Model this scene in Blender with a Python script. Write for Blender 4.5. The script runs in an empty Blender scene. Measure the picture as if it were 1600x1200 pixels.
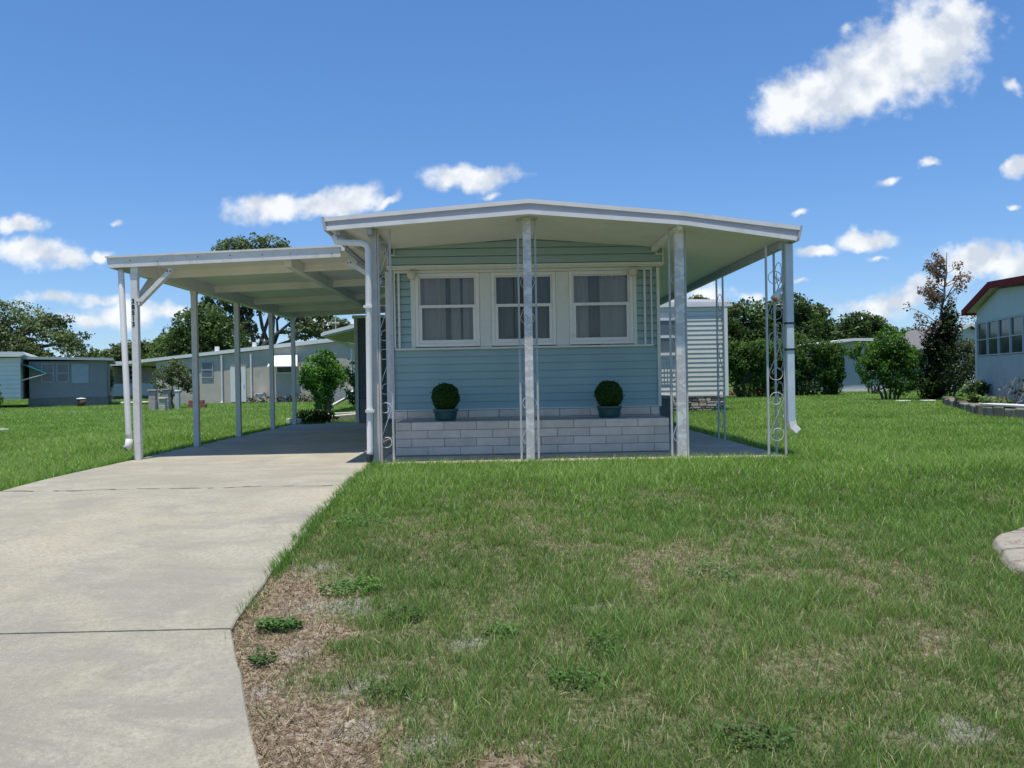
import bpy, math, random
import numpy as np
from mathutils import Vector, Matrix

# ------------------------------------------------------------------ camera, sky, sun, exposure
scene = bpy.context.scene
COL = scene.collection

def setup_camera():
    yaw, pitch, roll, f = .0155, -.0062, .018, 1290.0
    fw = Vector((math.sin(yaw)*math.cos(pitch), math.cos(yaw)*math.cos(pitch), math.sin(pitch)))
    r = fw.cross(Vector((0, 0, 1))).normalized(); u = r.cross(fw)
    c, s = math.cos(roll), math.sin(roll)
    R = r*c - u*s; U = r*s + u*c
    cam = bpy.data.cameras.new('camera'); o = bpy.data.objects.new('camera', cam)
    cam.sensor_fit = 'HORIZONTAL'; cam.sensor_width = 36.0; cam.lens = 36.0*f/1600.0
    cam.clip_start = .05; cam.clip_end = 3000
    o.matrix_world = Matrix(((R.x, U.x, -fw.x, 0), (R.y, U.y, -fw.y, 0), (R.z, U.z, -fw.z, .95), (0, 0, 0, 1)))
    COL.objects.link(o); scene.camera = o
setup_camera()

SUN_DIR = Vector((-.045, -.18, 1)).normalized()          # towards the sun
SUN_EL = math.asin(SUN_DIR.z); SUN_AZ = math.atan2(SUN_DIR.x, SUN_DIR.y)
sun = bpy.data.lights.new('sun', 'SUN'); sun.energy = 4.0; sun.angle = math.radians(.53); sun.color = (1, .95, .86)
so = bpy.data.objects.new('sun', sun); so.rotation_euler = (-SUN_DIR).to_track_quat('-Z', 'Y').to_euler(); COL.objects.link(so)

# clouds as directions over the front half of the sky: (x/y, z/y, half width, half height, tilt, density)
CLOUDS = [(0.5217, 0.3939, 0.0698, 0.045, 15, 1), (0.4585, 0.3659, 0.0775, 0.0372, 25, 1), (0.3875, 0.3388, 0.062, 0.0279, 22, 1), (0.3498, 0.3261, 0.0248, 0.0264, 0, 1), (0.5614, 0.4191, 0.0372, 0.0357, 0, 1), (0.4463, 0.3365, 0.0465, 0.0171, 25, 1), (0.4318, 0.4183, 0.0171, 0.0093, 20, 0.6), (-0.2697, 0.2102, 0.045, 0.0132, 0, 1), (-0.2121, 0.2124, 0.0465, 0.0116, 8, 1), (-0.1751, 0.2173, 0.031, 0.0147, 12, 1), (-0.1374, 0.2144, 0.0233, 0.0062, 25, 0.7), (-0.0303, 0.243, 0.0481, 0.0116, 0, 1), (-0.0098, 0.2234, 0.014, 0.0054, 0, 0.7), (-0.5718, 0.197, 0.0341, 0.0085, 0, 0.8), (-0.565, 0.1609, 0.0426, 0.0155, 0, 0.95), (-0.5156, 0.1555, 0.0326, 0.0109, -8, 0.85), (-0.4721, 0.1564, 0.0155, 0.0054, 0, 0.7), (-0.4575, 0.1976, 0.0124, 0.0047, 0, 0.5), (-0.5356, 0.1083, 0.062, 0.0101, 0, 0.7), (-0.4747, 0.1042, 0.0465, 0.0101, 0, 0.7), (-0.4905, 0.0783, 0.0388, 0.0124, 0, 0.9), (-0.4407, 0.0867, 0.0543, 0.0155, 0, 0.95), (-0.3948, 0.0875, 0.0349, 0.014, 0, 0.9), (-0.5512, 0.0924, 0.031, 0.0078, 0, 0.5), (0.4474, 0.1599, 0.031, 0.0085, 0, 1), (0.3924, 0.1498, 0.0248, 0.007, 0, 0.9), (0.4753, 0.2319, 0.0171, 0.0062, 15, 0.75), (0.5258, 0.2507, 0.0171, 0.0054, 8, 0.7), (0.6416, 0.2467, 0.0217, 0.0116, 30, 0.9), (0.6328, 0.3482, 0.0186, 0.0093, -25, 0.6), (0.5887, 0.1335, 0.0465, 0.0171, 0, 1), (0.6398, 0.1233, 0.0465, 0.0202, 0, 1), (0.5252, 0.1049, 0.0698, 0.0124, 10, 0.8), (0.4817, 0.0868, 0.0853, 0.014, 8, 0.85), (0.4578, 0.0701, 0.0543, 0.0109, 5, 0.8), (0.3735, 0.196, 0.014, 0.0054, 0, 0.6), (0.4644, 0.1378, 0.0155, 0.0054, 0, 0.6), (0.2507, 0.0984, 0.0326, 0.0124, 0, 1), (0.3053, 0.0929, 0.031, 0.0078, 0, 0.7), (0.3403, 0.0798, 0.0465, 0.0124, 0, 0.9), (0.3652, 0.1176, 0.0171, 0.0047, 0, 0.7), (-0.1994, 0.0703, 0.0465, 0.0093, 0, 0.8), (0.6291, 0.1977, 0.0155, 0.0054, 0, 0.5)]

def setup_world():
    w = bpy.data.worlds.new('World'); scene.world = w; w.use_nodes = True
    nt = w.node_tree; nt.nodes.clear(); N = nt.nodes.new; L = nt.links.new
    def math_(op, a, b=None, c=None, clamp=False):
        n = N('ShaderNodeMath'); n.operation = op; n.use_clamp = clamp
        for i, v in enumerate((a, b, c)):
            if v is None: continue
            if isinstance(v, (int, float)): n.inputs[i].default_value = v
            else: L(v, n.inputs[i])
        return n.outputs[0]
    out = N('ShaderNodeOutputWorld'); bg = N('ShaderNodeBackground'); L(bg.outputs[0], out.inputs[0])
    bg.inputs[1].default_value = .107
    sky = N('ShaderNodeTexSky'); sky.sky_type = 'NISHITA'; sky.sun_disc = False
    sky.sun_elevation = SUN_EL; sky.sun_rotation = SUN_AZ; sky.altitude = 20
    sky.air_density = 1.0; sky.dust_density = .0; sky.ozone_density = 3.5
    hs = N('ShaderNodeHueSaturation'); hs.inputs['Saturation'].default_value = 1.2; hs.inputs['Value'].default_value = 1.0
    gm = N('ShaderNodeGamma'); gm.inputs[1].default_value = .72; tn = N('ShaderNodeMix'); tn.data_type = 'RGBA'; tn.blend_type = 'MULTIPLY'; tn.inputs[0].default_value = 1; tn.inputs[7].default_value = (.98, 1.25, 1.67, 1)
    L(sky.outputs[0], hs.inputs['Color']); L(hs.outputs[0], gm.inputs[0]); L(gm.outputs[0], tn.inputs[6])
    tc = N('ShaderNodeTexCoord'); sep = N('ShaderNodeSeparateXYZ'); L(tc.outputs['Generated'], sep.inputs[0])
    y = math_('MAXIMUM', sep.outputs[1], .02)
    uv = N('ShaderNodeCombineXYZ'); L(math_('DIVIDE', sep.outputs[0], y), uv.inputs[0]); L(math_('DIVIDE', sep.outputs[2], y), uv.inputs[1])
    # ragged edges: warp the coordinates, then erode with fine noise
    n1 = N('ShaderNodeTexNoise'); n1.inputs['Scale'].default_value = 26; n1.inputs['Detail'].default_value = 3; L(uv.outputs[0], n1.inputs['Vector'])
    sb = N('ShaderNodeVectorMath'); sb.operation = 'SUBTRACT'; L(n1.outputs['Color'], sb.inputs[0]); sb.inputs[1].default_value = (.5, .5, .5)
    sc_ = N('ShaderNodeVectorMath'); sc_.operation = 'SCALE'; L(sb.outputs[0], sc_.inputs[0]); sc_.inputs['Scale'].default_value = .035
    ad = N('ShaderNodeVectorMath'); ad.operation = 'ADD'; L(uv.outputs[0], ad.inputs[0]); L(sc_.outputs[0], ad.inputs[1])
    flat = N('ShaderNodeVectorMath'); flat.operation = 'MULTIPLY'; L(ad.outputs[0], flat.inputs[0]); flat.inputs[1].default_value = (1, 1, 0)
    acc = None; shade = None
    for (cu, cv, ru, rv, rot, s) in CLOUDS:
        if cv < .125: s *= .82
        m = N('ShaderNodeMapping'); m.vector_type = 'TEXTURE'
        m.inputs['Location'].default_value = (cu, cv, 0); m.inputs['Rotation'].default_value = (0, 0, math.radians(rot)); m.inputs['Scale'].default_value = (ru*1.35, rv*1.5, 1)
        L(flat.outputs[0], m.inputs[0])
        ln = N('ShaderNodeVectorMath'); ln.operation = 'LENGTH'; L(m.outputs[0], ln.inputs[0])
        d = math_('MULTIPLY_ADD', ln.outputs['Value'], -1.0, s)
        acc = d if acc is None else math_('SMOOTH_MAX', acc, d, .25)
    n2 = N('ShaderNodeTexNoise'); n2.inputs['Scale'].default_value = 45; n2.inputs['Detail'].default_value = 6; n2.inputs['Roughness'].default_value = .56; L(uv.outputs[0], n2.inputs['Vector'])
    e = math_('ADD', acc, math_('MULTIPLY', math_('SUBTRACT', n2.outputs['Fac'], .5), 1.0))
    mr = N('ShaderNodeMapRange'); mr.interpolation_type = 'SMOOTHSTEP'; L(e, mr.inputs[0])
    mr.inputs[1].default_value = -.12; mr.inputs[2].default_value = .58; mr.inputs[4].default_value = .95
    front = N('ShaderNodeMapRange'); L(sep.outputs[1], front.inputs[0]); front.inputs[1].default_value = .1; front.inputs[2].default_value = .3
    up = N('ShaderNodeMapRange'); L(sep.outputs[2], up.inputs[0]); up.inputs[1].default_value = 0; up.inputs[2].default_value = .03
    fac = math_('MULTIPLY', math_('MULTIPLY', mr.outputs[0], front.outputs[0]), up.outputs[0])
    # cloud body: bright tops, faintly blue grey thick parts
    n3 = N('ShaderNodeTexNoise'); n3.inputs['Scale'].default_value = 22; n3.inputs['Detail'].default_value = 5
    of = N('ShaderNodeVectorMath'); of.operation = 'ADD'; L(uv.outputs[0], of.inputs[0]); of.inputs[1].default_value = (3.1, .02, 0); L(of.outputs[0], n3.inputs['Vector'])
    cr = N('ShaderNodeMapRange'); L(n3.outputs['Fac'], cr.inputs[0]); cr.inputs[1].default_value = .40; cr.inputs[2].default_value = .58
    cm = N('ShaderNodeMix'); cm.data_type = 'RGBA'; L(cr.outputs[0], cm.inputs[0]); cm.inputs[6].default_value = (4.7, 5.15, 5.8, 1); cm.inputs[7].default_value = (7.0, 7.15, 7.3, 1)
    mx = N('ShaderNodeMix'); mx.data_type = 'RGBA'; L(fac, mx.inputs[0]); L(tn.outputs[2], mx.inputs[6]); L(cm.outputs[2], mx.inputs[7])
    L(mx.outputs[2], bg.inputs[0])
setup_world()

scene.view_settings.view_transform = 'Standard'; scene.view_settings.look = 'None'
scene.view_settings.exposure = 0.4; scene.view_settings.gamma = 1
scene.cycles.max_bounces = 10; scene.cycles.diffuse_bounces = 7; scene.cycles.transparent_max_bounces = 12

# ------------------------------------------------------------------ helpers
rng = np.random.default_rng(11); random.seed(5)

def gz(y):
    """height of the lawn / drive: flat by the house, falling towards the street"""
    t = np.clip(9.0-np.asarray(y, float), 0, None)
    z = np.where(t < 4.7, -.0158*t*t, -.349-.1485*(t-4.7))
    return np.maximum(z, -.62)

def fbm(x, y, scale, seed, octaves=3):
    r = np.random.default_rng(seed); tab = r.random((256, 256)); out = 0; amp = 1; tot = 0
    x = np.asarray(x, float)*scale + 500; y = np.asarray(y, float)*scale + 500
    for o in range(octaves):
        xi = np.floor(x).astype(int); yi = np.floor(y).astype(int); fx = x-xi; fy = y-yi
        fx = fx*fx*(3-2*fx); fy = fy*fy*(3-2*fy)
        a = tab[xi % 256, yi % 256]; b = tab[(xi+1) % 256, yi % 256]; c = tab[xi % 256, (yi+1) % 256]; d = tab[(xi+1) % 256, (yi+1) % 256]
        out = out + amp*((a*(1-fx)+b*fx)*(1-fy)+(c*(1-fx)+d*fx)*fy); tot += amp
        amp *= .5; x = x*2.03+17; y = y*2.03+31
    return out/tot

def sstep(a, b, x):
    t = np.clip((x-a)/(b-a), 0, 1); return t*t*(3-2*t)

def thing(name, label, cat, loc=(0, 0, 0), group=None):
    o = bpy.data.objects.new(name, None); o.empty_display_size = .2; COL.objects.link(o); o.location = loc
    o['label'] = label; o['category'] = cat
    if group: o['group'] = group
    return o

def tag(o, label, cat, group=None):
    o['label'] = label; o['category'] = cat
    if group: o['group'] = group
    return o

def root_loc(o):
    v = Vector((0, 0, 0))
    while o is not None: v += o.location; o = o.parent
    return v

def link_mesh(name, me, m, parent=None, smooth=False, bevel=0, origin=None):
    if m is not None: me.materials.append(m)
    if smooth: me.shade_smooth()
    o = bpy.data.objects.new(name, me); COL.objects.link(o)
    if parent is not None:
        off = root_loc(parent); me.transform(Matrix.Translation(-off)); o.parent = parent
    elif origin is not None:
        me.transform(Matrix.Translation(-Vector(origin))); o.location = origin
    if bevel:
        b = o.modifiers.new('bevel', 'BEVEL'); b.width = bevel; b.segments = 2; b.limit_method = 'ANGLE'; b.angle_limit = math.radians(40)
    return o

class MB:
    def __init__(s): s.v = []; s.f = []; s.c = []
    def add(s, vs, fs, col=None):
        n = len(s.v); s.v += [tuple(p) for p in vs]; s.f += [tuple(i+n for i in f) for f in fs]
        s.c += [col if col else (1, 1, 1)]*len(vs); return s
    def box(s, x0, x1, y0, y1, z0, z1, col=None):
        v = [(x, y, z) for z in (z0, z1) for y in (y0, y1) for x in (x0, x1)]
        return s.add(v, [(0, 2, 3, 1), (4, 5, 7, 6), (0, 1, 5, 4), (2, 6, 7, 3), (0, 4, 6, 2), (1, 3, 7, 5)], col)
    def prism(s, poly, axis, a, b, col=None):
        """poly: 2D points; axis 'y': poly in (x,z) swept over y a..b; 'x': (y,z); 'z': (x,y)"""
        f = {'y': lambda p, t: (p[0], t, p[1]), 'x': lambda p, t: (t, p[0], p[1]), 'z': lambda p, t: (p[0], p[1], t)}[axis]
        n = len(poly); v = [f(p, a) for p in poly]+[f(p, b) for p in poly]
        fs = [tuple(range(n)), tuple(range(2*n-1, n-1, -1))]+[(i, i+n, (i+1) % n+n, (i+1) % n) for i in range(n)]
        return s.add(v, fs, col)
    def bar(s, p, q, w, h=None, col=None, up=(0, 0, 1)):
        p = Vector(p); q = Vector(q); h = h or w; d = (q-p).normalized(); u = Vector(up)
        if abs(d.dot(u)) > .98: u = Vector((0, 1, 0))
        a = d.cross(u).normalized()*w/2; b = a.cross(d).normalized()*h/2
        v = [p-a-b, p+a-b, p+a+b, p-a+b, q-a-b, q+a-b, q+a+b, q-a+b]
        return s.add(v, [(0, 1, 2, 3), (7, 6, 5, 4), (0, 4, 5, 1), (1, 5, 6, 2), (2, 6, 7, 3), (3, 7, 4, 0)], col)
    def tube(s, pts, r, n=6, col=None, cap=True):
        P = [Vector(p) for p in pts]; R = r if isinstance(r, (list, tuple)) else [r]*len(P)
        base = len(s.v); vs = []; prev = None
        for i, p in enumerate(P):
            d = (P[min(i+1, len(P)-1)]-P[max(i-1, 0)]).normalized()
            if prev is None:
                a = d.cross(Vector((0, 0, 1)) if abs(d.z) < .9 else Vector((0, 1, 0))).normalized()
            else:
                a = (prev-d*prev.dot(d)).normalized()
            prev = a; b = d.cross(a)
            for k in range(n):
                t = 2*math.pi*k/n; vs.append(p+(a*math.cos(t)+b*math.sin(t))*R[i])
        fs = [(i*n+k, i*n+(k+1) % n, (i+1)*n+(k+1) % n, (i+1)*n+k) for i in range(len(P)-1) for k in range(n)]
        if cap: fs += [tuple(range(n-1, -1, -1)), tuple((len(P)-1)*n+k for k in range(n))]
        return s.add(vs, fs, col)
    def lathe(s, prof, c, n=20, col=None):
        vs = [(c[0]+r*math.cos(2*math.pi*k/n), c[1]+r*math.sin(2*math.pi*k/n), c[2]+z) for r, z in prof for k in range(n)]
        fs = [(i*n+k, i*n+(k+1) % n, (i+1)*n+(k+1) % n, (i+1)*n+k) for i in range(len(prof)-1) for k in range(n)]
        fs += [tuple(range(n-1, -1, -1)), tuple((len(prof)-1)*n+k for k in range(n))]
        return s.add(vs, fs, col)
    def lap(s, x0, x1, y, z0, z1, h, d, slot=.009):
        """lap siding facing -Y: each board leans out by d at its foot and overhangs a thin slot"""
        n = max(1, round((z1-z0)/h)); hh = (z1-z0)/n; r = y+.022; s_ = slot
        for i in range(n):
            a = z0+i*hh; b = a+hh
            s.add([(x0, y-d, a+s_), (x1, y-d, a+s_), (x1, y, b), (x0, y, b)], [(0, 1, 2, 3)])
            s.add([(x0, r, a+s_), (x1, r, a+s_), (x1, y-d, a+s_), (x0, y-d, a+s_)], [(0, 1, 2, 3)])
            s.add([(x0, r, a), (x1, r, a), (x1, r, a+s_), (x0, r, a+s_)], [(0, 1, 2, 3)])
            s.add([(x0, y, b), (x1, y, b), (x1, r, b), (x0, r, b)], [(0, 1, 2, 3)])
        for xx in (x0, x1): s.add([(xx, y-d, z0), (xx, r, z0), (xx, r, z1), (xx, y, z1)], [(0, 1, 2, 3)])
        s.box(x0, x1, y+.023, y+.055, z0, z1); return s
    def build(s, name, m, parent=None, smooth=False, bevel=0, col=False, M=None, origin=None):
        me = bpy.data.meshes.new(name); me.from_pydata([tuple(v) for v in s.v], [], s.f)
        if M is not None: me.transform(M)
        if col:
            at = me.color_attributes.new('tint', 'FLOAT_COLOR', 'POINT')
            at.data.foreach_set('color', np.array([c+(1,) for c in s.c], np.float32).ravel())
        return link_mesh(name, me, m, parent, smooth, bevel, origin)

# ------------------------------------------------------------------ materials
MATS = {}
def mat(name, base, rough=.6, var=.12, scale=3.0, bump=0.0, bscale=60.0, metallic=0.0, spec=.4, stain=None, stain_scale=1.5, stain_amt=.5, stretch=(1, 1, 1), tint=False, stain_lo=.52, stain_hi=.72):
    if name in MATS: return MATS[name]
    m = bpy.data.materials.new(name); m.use_nodes = True; nt = m.node_tree; N = nt.nodes.new; L = nt.links.new
    p = nt.nodes['Principled BSDF']; p.inputs['Roughness'].default_value = rough; p.inputs['Metallic'].default_value = metallic
    p.inputs['Specular IOR Level'].default_value = spec
    g = N('ShaderNodeNewGeometry'); mp = N('ShaderNodeMapping'); mp.inputs['Scale'].default_value = stretch; L(g.outputs['Position'], mp.inputs[0])
    n = N('ShaderNodeTexNoise'); n.inputs['Scale'].default_value = scale; n.inputs['Detail'].default_value = 7; n.inputs['Roughness'].default_value = .6; L(mp.outputs[0], n.inputs['Vector'])
    mr = N('ShaderNodeMapRange'); L(n.outputs['Fac'], mr.inputs[0]); mr.inputs[1].default_value = .25; mr.inputs[2].default_value = .75; mr.inputs[3].default_value = 1-var; mr.inputs[4].default_value = 1+var
    vm = N('ShaderNodeVectorMath'); vm.operation = 'SCALE'; L(mr.outputs[0], vm.inputs['Scale'])
    if tint:
        a = N('ShaderNodeAttribute'); a.attribute_name = 'tint'; t = N('ShaderNodeVectorMath'); t.operation = 'MULTIPLY'; t.inputs[0].default_value = base; L(a.outputs['Color'], t.inputs[1]); L(t.outputs[0], vm.inputs[0])
    else: vm.inputs[0].default_value = base
    colr = vm.outputs[0]
    if stain is not None:
        n2 = N('ShaderNodeTexNoise'); n2.inputs['Scale'].default_value = stain_scale; n2.inputs['Detail'].default_value = 8; n2.inputs['Roughness'].default_value = .65; n2.inputs['Distortion'].default_value = .6; L(mp.outputs[0], n2.inputs['Vector'])
        m2 = N('ShaderNodeMapRange'); L(n2.outputs['Fac'], m2.inputs[0]); m2.inputs[1].default_value = stain_lo; m2.inputs[2].default_value = stain_hi; m2.inputs[4].default_value = stain_amt
        mx = N('ShaderNodeMix'); mx.data_type = 'RGBA'; L(m2.outputs[0], mx.inputs[0]); L(colr, mx.inputs[6]); mx.inputs[7].default_value = (*stain, 1); colr = mx.outputs[2]
    L(colr, p.inputs['Base Color'])
    if bump:
        n3 = N('ShaderNodeTexNoise'); n3.inputs['Scale'].default_value = bscale; n3.inputs['Detail'].default_value = 5; L(g.outputs['Position'], n3.inputs['Vector'])
        b = N('ShaderNodeBump'); b.inputs['Strength'].default_value = bump; b.inputs['Distance'].default_value = .01; L(n3.outputs['Fac'], b.inputs['Height']); L(b.outputs[0], p.inputs['Normal'])
    MATS[name] = m; return m

def foliage_mat(name, gloss=.012):
    if name in MATS: return MATS[name]
    m = bpy.data.materials.new(name); m.use_nodes = True; nt = m.node_tree; N = nt.nodes.new; L = nt.links.new; nt.nodes.clear()
    a = N('ShaderNodeAttribute'); a.attribute_name = 'tint'
    d = N('ShaderNodeBsdfDiffuse'); t = N('ShaderNodeBsdfTranslucent'); g = N('ShaderNodeBsdfGlossy'); g.inputs['Roughness'].default_value = .6; g.inputs['Color'].default_value = (.7, .8, .6, 1)
    y = N('ShaderNodeMix'); y.data_type = 'RGBA'; y.blend_type = 'MULTIPLY'; y.inputs[0].default_value = 1; L(a.outputs['Color'], y.inputs[6]); y.inputs[7].default_value = (1.5, 1.7, .7, 1)
    L(a.outputs['Color'], d.inputs[0]); L(y.outputs[2], t.inputs[0])
    m1 = N('ShaderNodeMixShader'); m1.inputs[0].default_value = .4; L(d.outputs[0], m1.inputs[1]); L(t.outputs[0], m1.inputs[2])
    fr = N('ShaderNodeFresnel'); fr.inputs[0].default_value = 1.35
    mm = N('ShaderNodeMath'); mm.operation = 'MULTIPLY'; mm.inputs[1].default_value = gloss*5; L(fr.outputs[0], mm.inputs[0])
    m2 = N('ShaderNodeMixShader'); L(mm.outputs[0], m2.inputs[0]); L(m1.outputs[0], m2.inputs[1]); L(g.outputs[0], m2.inputs[2])
    o = N('ShaderNodeOutputMaterial'); L(m2.outputs[0], o.inputs[0]); MATS[name] = m; return m

def glass_mat():
    if 'glass' in MATS: return MATS['glass']
    m = bpy.data.materials.new('glass'); m.use_nodes = True; nt = m.node_tree; N = nt.nodes.new; L = nt.links.new; nt.nodes.clear()
    t = N('ShaderNodeBsdfTransparent'); t.inputs[0].default_value = (.82, .85, .84, 1); g = N('ShaderNodeBsdfGlossy'); g.inputs['Roughness'].default_value = .03
    fr = N('ShaderNodeFresnel'); fr.inputs[0].default_value = 1.42
    x = N('ShaderNodeMixShader'); L(fr.outputs[0], x.inputs[0]); L(t.outputs[0], x.inputs[1]); L(g.outputs[0], x.inputs[2])
    o = N('ShaderNodeOutputMaterial'); L(x.outputs[0], o.inputs[0]); MATS['glass'] = m; return m

WHITE = mat('white_paint', (.78, .75, .71), .45, .06, 2.5, stain=(.45, .44, .38), stain_scale=3, stain_amt=.35)
FASCIA_SHADED = mat('shaded_white_fascia', (.42, .42, .455), .4, .05, 4, stain=(.5, .48, .42), stain_scale=5, stain_amt=.3, stretch=(1, 1, 1))  # shade painted in: white fascia greyed so edge and lip read sunlit
CARPORT_W = mat('weathered_white_metal', (.72, .70, .66), .5, .08, 3, stain=(.4, .37, .3), stain_scale=6, stain_amt=.45)
SOFFIT = mat('cream_soffit', (.82, .81, .75), .55, .05, 1.2, stain=(.5, .5, .42), stain_scale=2, stain_amt=.25)
TRIM = mat('cream_trim', (.68, .68, .62), .5, .06, 4, stain=(.45, .43, .36), stain_scale=4, stain_amt=.3)
AQUA = mat('aqua_siding', (.285, .41, .405), .5, .10, 2.2, stain=(.34, .435, .405), stain_scale=1.3, stain_amt=.5, bump=.05, bscale=25)
AQUA_BAND = mat('aqua_siding_faded', (.31, .43, .43), .5, .08, 2.0, stain=(.30, .42, .39), stain_scale=2.0, stain_amt=.5, stretch=(.4, 1, 2))
STEEL = mat('dull_grey_paint', (.54, .50, .46), .45, .12, 5, stain=(.62, .64, .66), stain_scale=7, stain_amt=.5)
BLOTCHY = mat('blotchy_pale_paint', (.58, .54, .50), .5, .08, 8, stain=(.84, .81, .77), stain_scale=11, stain_amt=.75, stain_lo=.48, stain_hi=.58, stretch=(.6, .6, 1))  # random paler patches over a duller base
DARKSIDE = mat('slate_siding', (.10, .14, .16), .6, .1, 3)
BLOCK = mat('painted_block', (.76, .625, .495), .85, .12, 6, bump=.6, bscale=70, tint=True)
MORTAR = mat('mortar', (.34, .28, .22), .9, .15, 20, bump=.3)
CONCRETE = None
DARKHOLE = mat('dark_interior', (.03, .03, .03), .9, .1)
BLACKR = mat('black_rubber', (.02, .02, .02), .6, .1)
LEAF = foliage_mat('leaves'); GLASS = glass_mat()
BARK = mat('bark', (.13, .11, .09), .9, .3, 6, bump=.6, bscale=30, stretch=(1, 1, .3))

# ------------------------------------------------------------------ ground
def dead(x, y):
    """0 lush .. 1 bare: thin lawn near the street, worst along the drive edge"""
    edge = np.where(y < 4.36, -1.44+(4.36-y)*.4167, -1.44); e = x-edge
    near = sstep(6.6, 3.6, y+.9*(fbm(x, y, .8, 3)-.5))
    strip = sstep(.92, .2, e+1.5*(fbm(x, y, 1.7, 4, 4)-.5))*sstep(6.3, 4.6, y+.8*(fbm(x, y, 1.1, 17)-.5))
    patches = sstep(.47, .76, fbm(x, y, .95, 5, 4))*sstep(9.5, 6.5, y)
    v = np.clip(.30*near*(.1+1.2*fbm(x, y, 1.6, 8)) + .97*strip*np.clip(2.6*(fbm(x, y, 2.6, 31, 3)-.18), 0, 1) + .30*patches, 0, 1)
    return np.where(x < -3, .15*v, v)

def edges(lo, hi, fine_lo, fine_hi, step):
    a = list(np.arange(fine_lo, fine_hi+1e-6, step)); s = step; b = fine_hi
    while b < hi: s *= 1.35; b += s; a.append(b)
    s = step; b = fine_lo
    while b > lo: s *= 1.35; b -= s; a.insert(0, b)
    return np.array(a)

def grid_object(name, xs, ys, zf, m, kind=None, attr=None):
    X, Y = np.meshgrid(xs, ys); Z = zf(X, Y); nx, ny = len(xs), len(ys)
    v = np.stack([X, Y, Z], -1).reshape(-1, 3)
    i = (np.arange(ny-1)[:, None]*nx+np.arange(nx-1)[None, :]).ravel()
    f = np.stack([i, i+1, i+1+nx, i+nx], -1)
    me = bpy.data.meshes.new(name); me.vertices.add(len(v)); me.vertices.foreach_set('co', v.astype(np.float32).ravel())
    me.loops.add(f.size); me.loops.foreach_set('vertex_index', f.ravel().astype(np.int32))
    me.polygons.add(len(f)); me.polygons.foreach_set('loop_start', np.arange(0, f.size, 4, dtype=np.int32)); me.update(calc_edges=True); me.validate()
    if attr is not None:
        a = me.color_attributes.new('tint', 'FLOAT_COLOR', 'POINT'); a.data.foreach_set('color', attr(X.ravel(), Y.ravel()).astype(np.float32).ravel())
    o = link_mesh(name, me, m, smooth=True)
    if kind: o['kind'] = kind
    return o

def soil_mat():
    m = bpy.data.materials.new('soil_and_thatch'); m.use_nodes = True; nt = m.node_tree; N = nt.nodes.new; L = nt.links.new
    p = nt.nodes['Principled BSDF']; p.inputs['Roughness'].default_value = .95; p.inputs['Specular IOR Level'].default_value = .1
    g = N('ShaderNodeNewGeometry'); a = N('ShaderNodeAttribute'); a.attribute_name = 'tint'; sp = N('ShaderNodeSeparateColor'); L(a.outputs['Color'], sp.inputs[0])
    def ramp(scale, stops, det=8, rough=.7):
        n = N('ShaderNodeTexNoise'); n.inputs['Scale'].default_value = scale; n.inputs['Detail'].default_value = det; n.inputs['Roughness'].default_value = rough; L(g.outputs['Position'], n.inputs['Vector'])
        r = N('ShaderNodeValToRGB'); e = r.color_ramp.elements; e[0].position, e[0].color = stops[0][0], (*stops[0][1], 1); e[1].position, e[1].color = stops[-1][0], (*stops[-1][1], 1)
        for q, c in stops[1:-1]: k = e.new(q); k.color = (*c, 1)
        L(n.outputs['Fac'], r.inputs[0]); return r.outputs[0], n
    green, n0 = ramp(9, [(.3, (.035, .075, .014)), (.5, (.06, .12, .02)), (.72, (.12, .17, .04))])
    brown, n1 = ramp(28, [(.3, (.10, .065, .045)), (.47, (.22, .16, .115)), (.58, (.37, .30, .23)), (.72, (.56, .50, .42))])
    sand, n2 = ramp(60, [(.3, (.26, .24, .21)), (.7, (.46, .44, .41))])
    m1 = N('ShaderNodeMix'); m1.data_type = 'RGBA'; L(sp.outputs[0], m1.inputs[0]); L(green, m1.inputs[6]); L(brown, m1.inputs[7])
    m2 = N('ShaderNodeMix'); m2.data_type = 'RGBA'; L(sp.outputs[1], m2.inputs[0]); L(m1.outputs[2], m2.inputs[6]); L(sand, m2.inputs[7])
    L(m2.outputs[2], p.inputs['Base Color'])
    b = N('ShaderNodeBump'); b.inputs['Strength'].default_value = .9; b.inputs['Distance'].default_value = .025; L(n1.outputs['Fac'], b.inputs['Height']); L(b.outputs[0], p.inputs['Normal'])
    return m

SAND = [(-1.2, 5.35, .16, .07), (-.3, 3.35, .2, .1), (-1.12, 3.75, .12, .06), (.4, 4.6, .16, .07), (-.70, 3.85, .17, .11), (-.95, 4.7, .26, .12), (-.15, 4.2, .12, .08), (1.75, 3.35, .25, .12), (-.62, 3.45, .16, .08), (-1.05, 4.15, .13, .08), (-.38, 3.7, .1, .07)]
def soil_attr(x, y):
    d = np.clip(.22+dead(x, y)*1.25, 0, 1)*sstep(13, 7, y)
    s = np.zeros_like(x)
    for cx, cy, rx, ry in SAND:
        q = np.hypot((x-cx)/rx, (y-cy)/ry)+.9*(fbm(x, y, 5, 9)-.5); s = np.maximum(s, sstep(1.0, .5, q))
    return np.stack([d, s*.6, s*0, s*0+1], -1)

grid_object('ground', edges(-900, 900, -8, 8, .07), edges(-40, 1500, 1.6, 14, .07), lambda X, Y: gz(Y)-.03+.014*(fbm(X, Y, 2.2, 6)-.5)*(Y < 16), soil_mat(), 'structure', soil_attr)

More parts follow.
